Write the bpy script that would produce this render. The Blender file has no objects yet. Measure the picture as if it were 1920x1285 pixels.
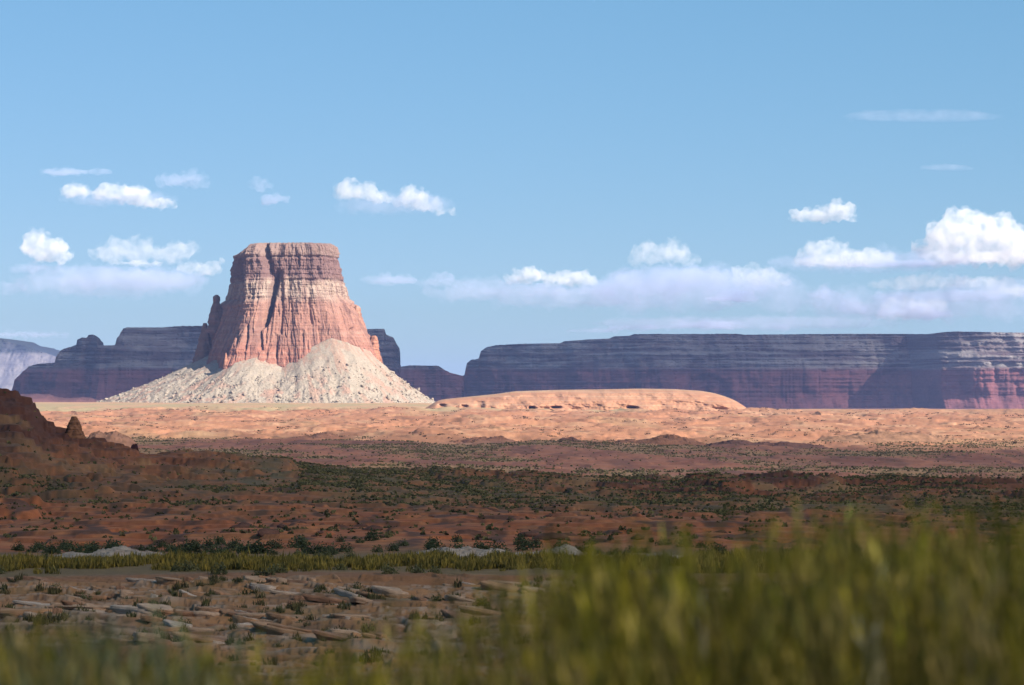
import bpy, bmesh, math, random
import numpy as np
from mathutils import Vector

# ------------------------------------------------------------------ camera, sky, sun
S = bpy.context.scene
R = math.radians
F = 5444.0          # focal length expressed in pixels of a 1920 wide picture
HY = 745.0          # picture row of the true horizon
SUN_AZ, SUN_EL = 52.0, 33.0   # degrees right of straight-behind-the-camera, above horizon
cam_d = bpy.data.cameras.new('camera')
cam = bpy.data.objects.new('camera', cam_d)
S.collection.objects.link(cam); S.camera = cam
cam_d.sensor_width = 36.0
cam_d.lens = F / 1920.0 * 36.0
cam_d.clip_start = 0.2; cam_d.clip_end = 200000.0
cam.location = (0, 0, 0)
cam.rotation_euler = (R(90) + math.atan((HY - 642.5) / F), 0, 0)
cam_d.dof.use_dof = True
cam_d.dof.focus_distance = 1500.0
cam_d.dof.aperture_fstop = 3.0

world = bpy.data.worlds.new('World'); S.world = world; world.use_nodes = True
wn = world.node_tree
bg = wn.nodes['Background']
sky = wn.nodes.new('ShaderNodeTexSky'); sky.sky_type = 'NISHITA'; sky.sun_disc = False
sky.sun_elevation = R(SUN_EL); sky.sun_rotation = R(180 - SUN_AZ)
sky.altitude = 1300; sky.air_density = 1.0; sky.dust_density = 0.3; sky.ozone_density = 2.5
sp = wn.nodes.new('ShaderNodeSeparateColor'); cb = wn.nodes.new('ShaderNodeCombineColor'); wn.links.new(sky.outputs[0], sp.inputs[0])
for k, (g_, m_) in enumerate([(0.78, 0.575), (0.56, 1.20), (0.66, 1.30)]):      # gentle grade of the sky's own colour
    pw = wn.nodes.new('ShaderNodeMath'); pw.operation = 'POWER'; pw.inputs[1].default_value = g_; wn.links.new(sp.outputs[k], pw.inputs[0])
    ml_ = wn.nodes.new('ShaderNodeMath'); ml_.operation = 'MULTIPLY'; ml_.inputs[1].default_value = m_; wn.links.new(pw.outputs[0], ml_.inputs[0]); wn.links.new(ml_.outputs[0], cb.inputs[k])
wn.links.new(cb.outputs[0], bg.inputs[0]); bg.inputs[1].default_value = 0.0675

SUNV = Vector((math.sin(R(SUN_AZ)) * math.cos(R(SUN_EL)), -math.cos(R(SUN_AZ)) * math.cos(R(SUN_EL)), math.sin(R(SUN_EL))))
sl = bpy.data.lights.new('sun', 'SUN'); sl.energy = 5.0; sl.angle = R(0.53); sl.color = (1.0, 0.92, 0.78)
sun = bpy.data.objects.new('sun', sl); S.collection.objects.link(sun)
sun.rotation_euler = SUNV.to_track_quat('Z', 'Y').to_euler()
sun.location = (200, -200, 400)

vs = S.view_settings
S.display_settings.display_device = 'sRGB'
vs.view_transform = 'Standard'; vs.look = 'None'; vs.exposure = 1.3; vs.gamma = 1.0
S.cycles.max_bounces = 8; S.cycles.diffuse_bounces = 1; S.cycles.volume_bounces = 8
S.cycles.transparent_max_bounces = 16
S.cycles.use_denoising = True

rng = np.random.default_rng(7)
random.seed(7)

# ------------------------------------------------------------------ noise
def _h(ix, iy, seed):
    h = (ix.astype(np.int64) * 374761393 + iy.astype(np.int64) * 668265263 + seed * 2147483647) & 0xffffffff
    h = ((h ^ (h >> 13)) * 1274126177) & 0xffffffff
    return (h ^ (h >> 16)) & 0xffff
_ANG = np.linspace(0, 2 * np.pi, 65536, endpoint=False)
_GX = np.cos(_ANG).astype(np.float32); _GY = np.sin(_ANG).astype(np.float32)
def perlin(x, y, seed=0):
    x0 = np.floor(x); y0 = np.floor(y)
    fx = (x - x0).astype(np.float32); fy = (y - y0).astype(np.float32)
    u = fx * fx * fx * (fx * (fx * 6 - 15) + 10); v = fy * fy * fy * (fy * (fy * 6 - 15) + 10)
    def g(a, b):
        k = _h(x0 + a, y0 + b, seed)
        return _GX[k] * (fx - a) + _GY[k] * (fy - b)
    n00 = g(0, 0); n10 = g(1, 0); n01 = g(0, 1); n11 = g(1, 1)
    return ((n00 + u * (n10 - n00)) * (1 - v) + (n01 + u * (n11 - n01)) * v) * 1.5
def fbm(x, y, o=4, seed=0, gain=0.5, lac=2.03):
    s = 0; a = 1.0
    for i in range(o):
        s = s + a * perlin(x, y, seed + i * 17)
        x = x * lac + 3.1; y = y * lac + 7.7; a *= gain
    return s
def ridged(x, y, o=3, seed=0):
    s = 0; a = 0.6
    for i in range(o):
        s = s + a * (1 - np.abs(perlin(x, y, seed + i * 31)) * 2)
        x = x * 2.1 + 5; y = y * 2.1 + 9; a *= 0.5
    return s
def terr(n, k, sharp=5.0):
    t = n * k; f = np.floor(t); r = t - f
    return (f + np.clip((r - 0.5) * sharp + 0.5, 0, 1) * 0.85 + r * 0.15) / k
def sstep(a, b, x):
    t = np.clip((x - a) / (b - a), 0, 1); return t * t * (3 - 2 * t)
def mixc(c, m, k):
    """blend colour array c (N,3) towards colour k by mask m"""
    return c + (np.array(k, dtype=np.float32) - c) * m[..., None]

ALB = 0.57    # overall darkness of rock, soil and leaves
# ------------------------------------------------------------------ mesh and object helpers
def link(o, parent=None):
    S.collection.objects.link(o)
    if parent is not None: o.parent = parent
    return o
def tag(o, label=None, cat=None, group=None, kind=None):
    if label: o['label'] = label
    if cat: o['category'] = cat
    if group: o['group'] = group
    if kind: o['kind'] = kind
    return o
def empty(name, loc=(0, 0, 0)):
    o = bpy.data.objects.new(name, None); o.location = loc; o.empty_display_size = 1
    return link(o)
def mesh_np(name, V, Fq, mat, parent=None, col=None, smooth=False, attrs=None):
    """V (n,3), Fq (m,k) faces all with k corners"""
    V = np.ascontiguousarray(V, dtype=np.float32); Fq = np.ascontiguousarray(Fq, dtype=np.int32)
    me = bpy.data.meshes.new(name)
    k = Fq.shape[1]
    me.vertices.add(len(V)); me.vertices.foreach_set('co', V.ravel())
    me.loops.add(Fq.size); me.loops.foreach_set('vertex_index', Fq.ravel())
    me.polygons.add(len(Fq)); me.polygons.foreach_set('loop_start', np.arange(0, Fq.size, k, dtype=np.int32))
    if smooth: me.polygons.foreach_set('use_smooth', np.ones(len(Fq), dtype=bool))
    me.update(calc_edges=True)
    if col is not None:
        a = me.color_attributes.new('base', 'FLOAT_COLOR', 'POINT')
        c = np.ones((len(V), 4), dtype=np.float32); c[:, :3] = np.clip(np.asarray(col) * ALB, 0.004, 0.95)
        a.data.foreach_set('color', c.ravel())
    me.materials.append(mat)
    o = bpy.data.objects.new(name, me)
    return link(o, parent)
def grid_faces(nr, nc, wrap=False):
    i = np.arange(nr - 1)[:, None]; j = np.arange(nc if wrap else nc - 1)[None, :]
    j2 = (j + 1) % nc
    a = i * nc + j; b = i * nc + j2; c = (i + 1) * nc + j2; d = (i + 1) * nc + j
    return np.stack([a, b, c, d], -1).reshape(-1, 4)

def rock_mat(name, scale=0.3, bump=0.3, dist=1.0, var=0.25, rough=0.95, stretch=(1, 1, 1)):
    m = bpy.data.materials.new(name); m.use_nodes = True
    n = m.node_tree.nodes; l = m.node_tree.links
    b = n['Principled BSDF']; b.inputs['Roughness'].default_value = rough
    b.inputs['Specular IOR Level'].default_value = 0.15
    a = n.new('ShaderNodeAttribute'); a.attribute_name = 'base'
    tc = n.new('ShaderNodeTexCoord'); mp = n.new('ShaderNodeMapping'); mp.inputs['Scale'].default_value = stretch
    l.new(tc.outputs['Object'], mp.inputs[0])
    t = n.new('ShaderNodeTexNoise'); t.inputs['Scale'].default_value = scale; t.inputs['Detail'].default_value = 6; t.inputs['Roughness'].default_value = 0.65
    l.new(mp.outputs[0], t.inputs['Vector'])
    r = n.new('ShaderNodeMapRange'); r.inputs['From Min'].default_value = 0.3; r.inputs['From Max'].default_value = 0.7
    r.inputs['To Min'].default_value = 1 - var; r.inputs['To Max'].default_value = 1 + var
    l.new(t.outputs[0], r.inputs[0])
    v = n.new('ShaderNodeVectorMath'); v.operation = 'SCALE'
    l.new(a.outputs['Color'], v.inputs[0]); l.new(r.outputs[0], v.inputs['Scale'])
    l.new(v.outputs[0], b.inputs['Base Color'])
    if bump > 0:
        bp = n.new('ShaderNodeBump'); bp.inputs['Strength'].default_value = bump; bp.inputs['Distance'].default_value = dist
        l.new(t.outputs[0], bp.inputs['Height']); l.new(bp.outputs[0], b.inputs['Normal'])
    return m
def leaf_mat(name, c1, c2, scale=0.6, trans=0.25):
    m = bpy.data.materials.new(name); m.use_nodes = True
    n = m.node_tree.nodes; l = m.node_tree.links
    b = n['Principled BSDF']; b.inputs['Roughness'].default_value = 0.8; b.inputs['Specular IOR Level'].default_value = 0.2
    tc = n.new('ShaderNodeTexCoord')
    t = n.new('ShaderNodeTexNoise'); t.inputs['Scale'].default_value = scale; t.inputs['Detail'].default_value = 3
    l.new(tc.outputs['Object'], t.inputs['Vector'])
    oi = n.new('ShaderNodeObjectInfo')
    ad = n.new('ShaderNodeMath'); ad.operation = 'MULTIPLY_ADD'; ad.inputs[1].default_value = 0.3; ad.inputs[2].default_value = -0.15
    l.new(oi.outputs['Random'], ad.inputs[0])
    a2 = n.new('ShaderNodeMath'); a2.operation = 'ADD'; l.new(t.outputs[0], a2.inputs[0]); l.new(ad.outputs[0], a2.inputs[1])
    cr = n.new('ShaderNodeValToRGB'); cr.color_ramp.elements[0].position = 0.35; cr.color_ramp.elements[1].position = 0.65
    cr.color_ramp.elements[0].color = (*c1, 1); cr.color_ramp.elements[1].color = (*c2, 1)
    l.new(a2.outputs[0], cr.inputs[0]); l.new(cr.outputs[0], b.inputs['Base Color'])
    tr = n.new('ShaderNodeBsdfTranslucent'); l.new(cr.outputs[0], tr.inputs['Color'])
    mx = n.new('ShaderNodeMixShader'); mx.inputs[0].default_value = trans
    l.new(b.outputs[0], mx.inputs[1]); l.new(tr.outputs[0], mx.inputs[2])
    l.new(mx.outputs[0], n['Material Output'].inputs['Surface'])
    return m

def pt(px, py, d):
    return Vector(((px - 960) / F * d, d, (HY - py) / F * d))

# ------------------------------------------------------------------ terrain height
# picture row of the ground at each distance, for five picture columns
COLS = np.array([-400, 0, 480, 700, 960, 1300, 1920, 2400.])
PROF = {
    #d     -400   0    480   700   960  1300  1920  2400
    78:   [1290] * 8,
    90:   [1243] * 8,
    110:  [1150] * 8,
    130:  [1084] * 8,
    160:  [1046] * 8,
    200:  [1022] * 8,
    300:  [985, 983, 980, 980, 978, 978, 985, 985],
    400:  [945, 945, 945, 950, 955, 960, 962, 962],
    550:  [890, 888, 892, 905, 925, 940, 945, 945],
    700:  [868, 868, 868, 880, 905, 924, 930, 930],
    900:  [880, 880, 885, 892, 908, 922, 926, 926],
    1200: [872, 872, 872, 874, 886, 896, 905, 905],
    1600: [848, 848, 848, 850, 858, 868, 876, 876],
    2200: [826, 826, 824, 824, 826, 832, 838, 838],
    3000: [798, 798, 797, 797, 797, 800, 803, 803],
    4000: [777, 777, 777, 777, 776, 777, 778, 778],
    4700: [763, 763, 763, 763, 764, 769, 770, 770],
    5400: [754.5, 754.5, 754.5, 755, 758, 767, 768, 768],
    6400: [755, 755, 754.5, 755, 760, 768, 769, 769],
    8000: [760, 760, 760, 762, 765, 770, 770, 770],
    12000: [762] * 8,
    60000: [752] * 8,
}
PD = np.array(sorted(PROF)); PT = np.array([PROF[d] for d in sorted(PROF)], dtype=float)
def base_z(x, y):
    r = np.sqrt(x * x + y * y) + 1e-6
    yy = np.maximum(y, r * 0.3)
    px = np.clip(960 + F * x / yy, -400, 2400)
    lr = np.log(np.clip(r, 78, 60000)); lp = np.log(PD)
    row = np.zeros_like(r)
    # bilinear lookup
    ci = np.clip(np.searchsorted(COLS, px) - 1, 0, len(COLS) - 2); cf = (px - COLS[ci]) / (COLS[ci + 1] - COLS[ci]); cf = cf * cf * (3 - 2 * cf)
    di = np.clip(np.searchsorted(lp, lr) - 1, 0, len(PD) - 2)
    zt = (HY - PT) / F * PD[:, None]
    rr = np.clip(r, 78, 60000)
    df = (rr - PD[di]) / (PD[di + 1] - PD[di])
    z = (zt[di, ci] * (1 - cf) + zt[di, ci + 1] * cf) * (1 - df) + (zt[di + 1, ci] * (1 - cf) + zt[di + 1, ci + 1] * cf) * df
    # verge the camera stands on: road bank 2 m below the lens, falling to the flat
    zn = np.interp(r, [0, 6, 12, 30, 60, 78], [-1.9, -1.9, -2.15, -3.9, -6.6, zt[0, 0]])
    return np.where(r < 78, zn, z)

HILL_PX = np.array([-700, -200, -60, 0, 30, 60, 80, 105, 150, 240, 400, 540, 640])
HILL_PY = np.array([760, 726, 727, 730, 733, 752, 785, 804, 824, 850, 868, 880, 905])
def terrain(x, y, colour=True):
    r = np.sqrt(x * x + y * y); px = 960 + F * x / np.maximum(y, r * 0.3)
    z = base_z(x, y)
    front = sstep(0.0, 0.4, y / np.maximum(r, 1e-3))
    # left hill: a ridge of red rock 560-640 m out
    hd = 600.0
    hz = (HY - np.interp(px, HILL_PX, HILL_PY)) / F * hd
    gap = np.clip(hz - z, 0, None)
    sec = np.where(r < hd, np.interp(r, [300, 400, 480, 540, 575, 600], [0, .08, .22, .5, .86, 1]), np.interp(r, [600, 640, 760], [1, .8, 0]))
    n1 = fbm(x / 30 + 5, y / 45, 4, 3)
    hillm = sec * sstep(0.2, 3, gap)
    hill_add = gap * sec
    q = hill_add + (n1 * 1.5 + .6 * fbm((x + .5 * y) / 7, y / 9, 4, 4)) * sstep(0.1, 1, hill_add)
    hill_add = np.where(hill_add > 0.02, np.maximum(0, 0.25 * q + 0.75 * terr(q, 0.8, 8)), 0)
    hill_add = np.where(r < hd * 1.3, hill_add, 0)
    z = z + hill_add
    C = np.zeros(x.shape + (3,), dtype=np.float32)
    # ---- near rock ledges 60-135 m
    w = sstep(45, 80, r) * (1 - sstep(128, 140, r))
    sx = x * 0.9 + y * 0.35
    a = fbm(sx / 5.0, (y + .22 * x) / 2.6, 5, 11) + 0.22 * fbm((x + y) / 1.6, (y + .3 * x) / .8, 3, 12)
    afr = a * 3.2 - np.floor(a * 3.2)
    led = terr(a, 3.2, 11)
    fine = 0
    z = z + w * (led * 0.24 - 0.12)
    edge = np.clip(np.abs(led - a) * 9, 0, 1)
    s1 = x / 5.5 + y / 3.2 + 1.5 * fbm(x / 6, y / 6, 3, 16); s1 = s1 - np.floor(s1)
    s2 = x / 2.6 + y / 1.2 + 1.2 * fbm(x / 4, y / 3, 3, 17); s2 = s2 - np.floor(s2)
    sm = sstep(-.35, .15, fbm(x / 7 + 3, y / 6, 3, 18))
    z = z + w * (np.minimum(1 - s1, s1 * 12) * .20 * sm )
    # ---- verge
    z = z + (1 - sstep(50, 80, r)) * 0.05 * fbm(x / 1.5, y / 1.5, 2, 15)
    # ---- rust slopes 190-450
    w2 = sstep(170, 220, r) * (1 - sstep(800, 1100, r))
    b = fbm(x / 22, y / 34, 5, 21)
    lb = terr(b, 2.2, 6)
    z = z + w2 * lb * (0.75 + 0.4 * sstep(250, 420, r))
    b2 = fbm(x / 5.0, y / 9.0, 3, 22)
    z = z + w2 * 0.16 * b2
    # ---- valley 900-2300
    w3 = sstep(800, 1000, r) * (1 - sstep(2100, 2400, r))
    c3 = fbm(x / 90, y / 150, 5, 31)
    l3 = terr(c3, 2.0, 5)
    z = z + w3 * (l3 * 2.3 + 0.3 * fbm(x / 14, y / 30, 3, 33))
    # ---- slickrock 2100-4700
    w4 = sstep(2000, 2350, r) * (1 - sstep(4400, 4900, r))
    c4 = fbm(x / 150, y / 260, 6, 41, 0.45)
    l4 = terr(c4, 2.3, 6)
    rd = ridged(x / 60 + y / 300, y / 140, 3, 43)
    z = z + w4 * (l4 * 6.0 + (rd - 0.6) * 3.2 + terr(fbm(x / 24, y / 60, 4, 44), 2.2, 7) * .9)
    # bluffs that cap the shaded valley
    # ---- far plain
    w5 = sstep(4400, 4900, r)
    z = z + w5 * 0.8 * fbm(x / 160, y / 300, 3, 51)
    if not colour: return z
    # ================= albedo, with some painted shade
    N = fbm(x / 7, y / 14, 4, 61)
    # verge
    C[:] = (0.16, 0.10, 0.05)
    C = mixc(C, sstep(-0.1, 0.4, fbm(x / 2, y / 2, 3, 62)), (0.10, 0.09, 0.035))
    # ledges
    cl = np.zeros_like(C); cl[:] = (0.46, 0.215, 0.095)
    cl = mixc(cl, sstep(-0.2, 0.5, fbm(x / 12, y / 7, 3, 63)), (0.22, 0.12, 0.07))
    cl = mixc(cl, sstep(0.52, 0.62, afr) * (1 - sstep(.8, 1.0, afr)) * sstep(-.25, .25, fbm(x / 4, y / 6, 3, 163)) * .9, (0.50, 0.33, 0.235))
    cl = mixc(cl, sstep(.36, .46, afr) * (1 - sstep(.5, .54, afr)) * 0.75, (0.10, 0.06, 0.045))  # shade just below each ledge edge, painted into the colour
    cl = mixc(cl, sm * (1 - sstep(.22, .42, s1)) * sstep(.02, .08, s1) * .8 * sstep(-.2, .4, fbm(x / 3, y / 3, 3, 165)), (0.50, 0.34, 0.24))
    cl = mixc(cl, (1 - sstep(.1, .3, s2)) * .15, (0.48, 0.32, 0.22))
    cl = mixc(cl, sm * (sstep(.95, .99, s1) + 1 - sstep(.0, .05, s1)) * .7, (0.08, 0.05, 0.04))  # creases at the steps darkened, shade put into the colour
    cl = mixc(cl, 0.4 * sstep(0.1, 0.5, fbm(x / 5 + 9, y / 3, 4, 64)), (0.20, 0.14, 0.06))
    C = C + (cl - C) * sstep(60, 85, r)[..., None]
    # pale stripe (sandy wash) near 93 m, track near 132 m, grass flat 140-165
    st = np.exp(-((r - 95 - 0.05 * x - 0.8 * N) / 0.5) ** 2) * sstep(-9, -7, x) * (1 - sstep(-4, 3, x)) * .7
    C = mixc(C, st, (0.46, 0.38, 0.30))
    rw = r + 3.5 * fbm(x / 9, y / 30, 3, 164)
    C = mixc(C, sstep(127, 131, rw) * (1 - sstep(134, 138, rw)), (0.34, 0.155, 0.075))
    C = mixc(C, sstep(134, 139, rw), (0.24, 0.15, 0.065))
    # rust
    cr = np.zeros_like(C); cr[:] = (0.50, 0.145, 0.050)
    cr = mixc(cr, sstep(0.0, 0.6, b2 + 0.5 * b), (0.56, 0.20, 0.075))
    cr = mixc(cr, sstep(0.0, 0.5, fbm(x / 4, y / 18, 4, 65)), (0.17, 0.07, 0.038))
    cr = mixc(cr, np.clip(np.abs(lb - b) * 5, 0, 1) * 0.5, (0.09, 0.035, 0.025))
    C = C + (cr - C) * sstep(165, 195, r)[..., None]
    # scrubby slope: soil between the shrubs, greener where they grow
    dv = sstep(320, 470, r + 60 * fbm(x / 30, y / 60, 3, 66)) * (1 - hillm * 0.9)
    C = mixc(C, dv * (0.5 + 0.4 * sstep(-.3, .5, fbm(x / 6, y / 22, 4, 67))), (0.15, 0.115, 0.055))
    C = mixc(C, hillm * (r > 300) * 0.85, (0.22, 0.08, 0.04))
    strat = fbm(z / 0.7 + 0.4 * n1, x / 40, 4, 68)
    C = mixc(C, hillm * sstep(0.0, 0.3, strat) * 0.85 * (r > 300), (0.09, 0.035, 0.022))
    C = mixc(C, (r > 300) * sstep(4.0, 7, hill_add) * .85, (0.10, 0.035, 0.022))  # darker hill top: the shade there is deepened through its colour
    C = mixc(C, hillm * sstep(0.1, 0.6, fbm(x / 25, y / 40, 3, 69)) * 0.75 * (r > 300), (0.42, 0.24, 0.11))
    # valley
    cv = np.zeros_like(C); cv[:] = (0.33, 0.135, 0.085)
    vg = sstep(-0.15, 0.35, fbm(x / 120 + 2, y / 260 + 1, 4, 71))
    cv = mixc(cv, vg * 0.7, (0.30, 0.20, 0.105))
    cv = mixc(cv, sstep(0.0, .5, fbm(x / 45 + 5, y / 240, 5, 171)) * .7, (0.20, 0.075, 0.055))
    cv = mixc(cv, (1 - vg) * sstep(-.1, .5, fbm(x / 16, y / 110, 4, 72)) * 0.8, (0.17, 0.075, 0.055))
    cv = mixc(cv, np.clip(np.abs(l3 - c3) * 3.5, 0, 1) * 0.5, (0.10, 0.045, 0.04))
    C = C + (cv - C) * sstep(760, 860, r)[..., None]
    # pale outcrop just behind the crest
    po = np.exp(-((r - 1080 - 40 * N) / 60) ** 2) * sstep(790, 880, px) * (1 - sstep(960, 1040, px))
    C = mixc(C, po, (0.55, 0.38, 0.28))
    # slickrock
    cs = np.zeros_like(C); cs[:] = (0.58, 0.265, 0.15)
    cs = mixc(cs, sstep(-0.1, 0.6, fbm(x / 70, y / 160, 4, 73)), (0.66, 0.36, 0.215))
    cs = mixc(cs, sstep(0.0, 0.55, fbm(x / 26, y / 140, 4, 74)) * 0.7, (0.52, 0.24, 0.14))
    cs = mixc(cs, sstep(.15, .5, fbm(x / 38 + 3, y / 210, 5, 172)) * .6, (0.40, 0.17, 0.10))
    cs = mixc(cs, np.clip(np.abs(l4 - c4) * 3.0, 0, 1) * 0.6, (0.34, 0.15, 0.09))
    cs = mixc(cs, sstep(4.0, 4.2, fbm(x / 45 + 8, y / 300, 4, 75)) * 0.7, (0.72, 0.56, 0.44))
    cs = mixc(cs, sstep(0.25, 0.6, fbm(x / 90 + 1, y / 500, 3, 76)) * 0.3, (0.48, 0.34, 0.18))
    cs = mixc(cs, sstep(0.66, 0.92, ridged(x / 30 + y / 400, y / 90, 3, 177)) * sstep(-.25, .25, fbm(x / 150, y / 400, 3, 178)) * .8, (0.20, 0.10, 0.06))  # dark lines: shade of undercuts, plus brush, painted into the colour
    C = C + (cs - C) * sstep(2050, 2250, r + 120 * fbm(x / 120, y / 300, 3, 77))[..., None]
    # far plain: thin green-grey grass, orange on the rim
    cf = np.zeros_like(C); cf[:] = (0.47, 0.36, 0.205)
    cf = mixc(cf, sstep(-0.1, 0.5, fbm(x / 60, y / 500, 4, 78)) * 0.8, (0.60, 0.36, 0.22))
    fp = sstep(4250, 4500, r + 150 * fbm(x / 150, y / 400, 3, 79)) * (1 - 0.8 * sstep(1150, 1350, px))
    C = C + (cf - C) * fp[..., None]
    C = mixc(C, sstep(5000, 5300, r) * 0.7 * (1 - sstep(6500, 7000, r)), (0.62, 0.36, 0.22))
    C = mixc(C, sstep(7000, 9000, r), (0.25, 0.12, 0.10))
    return z, C

def ground_z(x, y):
    return terrain(np.atleast_1d(np.asarray(x, float)), np.atleast_1d(np.asarray(y, float)), False)

def logs(a, b, n): return np.exp(np.linspace(math.log(a), math.log(b), n, endpoint=False))
rows = np.concatenate([logs(0.8, 30, 50), logs(30, 78, 60), logs(78, 220, 480), logs(220, 900, 420), logs(900, 5800, 640), logs(5800, 60000, 70), [60000]])
dense = np.arctan((np.arange(-260, 2181, 2.3) - 960) / F)
side = np.linspace(dense[-1], math.pi, 60)[1:-1]
side = dense[-1] + (math.pi - dense[-1]) * (np.linspace(0, 1, 60)[1:-1] ** 2)
ang = np.concatenate([-side[::-1], dense, side])
AA, RR_ = np.meshgrid(ang, rows)
X = (RR_ * np.sin(AA)).ravel(); Y = (RR_ * np.cos(AA)).ravel()
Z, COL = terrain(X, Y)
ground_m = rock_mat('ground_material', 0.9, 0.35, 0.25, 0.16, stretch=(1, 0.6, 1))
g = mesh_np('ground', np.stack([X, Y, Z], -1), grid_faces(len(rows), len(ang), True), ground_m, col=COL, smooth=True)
tag(g, 'red and tan desert floor with rock ledges reaching from the verge to the horizon', kind='structure')
del X, Y, Z, COL, AA, RR_

# ------------------------------------------------------------------ the butte
DB = 5500.0
mb = rock_mat('butte_rock', 0.09, 0.55, 5.0, 0.16, stretch=(1, 1, 1.6))
BC = pt(540, 752, DB); Z0 = -12.0
def pz(py, d=DB): return (HY - py) / F * d
LV = np.array([459, 463, 475, 488, 500, 530, 562, 572, 590, 620, 640, 665, 700, 760.])
RL = np.array([74, 86, 102, 106, 110, 115, 122, 138, 145, 158, 166, 176, 186, 200.])
RR = np.array([84, 89, 92, 94, 97, 105, 115, 129, 136, 147, 158, 170, 182, 199.])
XC = np.array([-56, -60, -64, -66, -66, -65, -62, -61, -62, -74, -84, -93, -99, -106.])
YF = np.array([80, 88, 96, 100, 101, 107, 114, 118, 125, 136, 143, 152, 162, 176.])
nth = 1300; nh = 560
th = np.concatenate([np.linspace(-205, 25, 1150, endpoint=False), np.linspace(25, 155, 150, endpoint=False)]) * math.pi / 180
pyv = np.concatenate([np.linspace(760, 459.5, 520)])
def poly_R(i, th):
    L, Rr, xc, yf = RL[i], RR[i], XC[i], YF[i]
    P = np.array([[-L, yf * .45], [-L * 0.90, yf * .02], [xc - 7, -yf * 0.93], [xc + 8, -yf * 1.02], [-10, -yf * 0.93], [34, -yf], [Rr * 0.72, -yf * 0.93], [Rr * 0.95, -yf * 0.50], [Rr, 0], [Rr * 0.9, 60], [30, yf], [-50, yf], [-L * 0.9, yf * .75], [-L, yf * .45]])
    Q = np.concatenate([np.linspace(P[k], P[k + 1], 40, endpoint=False) for k in range(len(P) - 1)])
    a = np.unwrap(np.arctan2(Q[:, 1], Q[:, 0])); r = np.hypot(Q[:, 0], Q[:, 1])
    o = np.argsort(a % (2 * math.pi)); a = (a % (2 * math.pi))[o]; r = r[o]
    return np.interp(th % (2 * math.pi), a, r, period=2 * math.pi)
PR = np.stack([poly_R(i, th) for i in range(len(LV))])        # level x theta
def butte_R(pyq):
    i = np.clip(np.searchsorted(LV, pyq) - 1, 0, len(LV) - 2); f = np.clip((pyq - LV[i]) / (LV[i + 1] - LV[i]), 0, 1)
    return PR[i] * (1 - f)[:, None] + PR[i + 1] * f[:, None]
BR = butte_R(pyv)
TH, PYV = np.meshgrid(th, pyv)
U = TH * 125.0                       # metres round the wall
ZV = pz(PYV)
xs = BR * np.cos(TH)                 # x from the axis (m ~ px)
low = sstep(570, 600, PYV); top = 1 - sstep(496, 503, PYV)
frac = ridged(U / 15.0, ZV / 160.0, 3, 101); frac2 = ridged(U / 5.5, ZV / 55.0, 2, 104)
low2 = sstep(600, 645, PYV)
D = -(np.clip(frac - 0.6, 0, 1) * 6.0 + np.clip(frac2 - 0.6, 0, 1) * 2.0) * (0.3 + 0.2 * low + 0.8 * low2)
D += fbm(U / 34, ZV / 70, 4, 107) * 3.5 + terr(fbm(U / 20, ZV / 170, 3, 108), 2.2, 14) * 5.0
strata = fbm(ZV / 5.0, U / 160.0, 4, 109)
D += terr(strata, 2.2, 6) * (1.7 - 0.9 * low)
D += 2.2 * sstep(487, 481, PYV) - 1.5 * np.exp(-((PYV - 486) / 2.5) ** 2) - 1.6 * np.exp(-((PYV - 529) / 1.6) ** 2) - 1.0 * np.exp(-((PYV - 518) / 1.2) ** 2)
blocks = terr(fbm(U / 11, ZV / 18, 3, 111), 2.5, 8)
D += blocks * 2.8 * (1 - low * 0.6)
def groove(pts, depth, width, d=D):
    p = np.array(pts, float)
    cx = np.interp(PYV, p[:, 1], p[:, 0]) - 540
    m = sstep(p[0, 1] - 4, p[0, 1] + 3, PYV) * (1 - sstep(p[-1, 1] - 6, p[-1, 1] + 1, PYV)) * (np.sin(TH) < 0.2)
    dd = (xs - cx) / width
    return -depth * m * np.exp(-np.abs(dd) ** 2.2)
D += groove([(499, 456), (508, 485), (515, 515), (522, 535), (515, 560), (513, 580), (505, 600), (499, 622)], 16, 8)
D += groove([(531, 512), (526, 530), (520, 555), (512, 590), (503, 618)], 15, 6)
D += groove([(567, 484), (567, 503)], 6, 2.2) + groove([(603, 505), (607, 518), (609, 530)], 7, 4)
D += groove([(537, 563), (539, 590), (536, 632)], 7, 2.4) + groove([(588, 563), (591, 590), (596, 614)], 6, 2.4)
D += groove([(497, 618), (500, 640), (502, 662)], 9, 3.4) + groove([(529, 632), (529, 676)], 7, 2.0)
D += groove([(475, 612), (474, 640), (472, 660)], 7, 2.6) + groove([(457, 622), (455, 652)], 6, 2.2)
D += groove([(665, 562), (668, 590)], 6, 2.5) + groove([(666, 618), (667, 645)], 8, 3) + groove([(510, 618), (509, 650)], 5, 2)
D += groove([(652, 575), (656, 600)], 4, 2)
rim = sstep(466, 459, PYV)
Rb = BR + D * (1 - 0.5 * rim)
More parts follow.
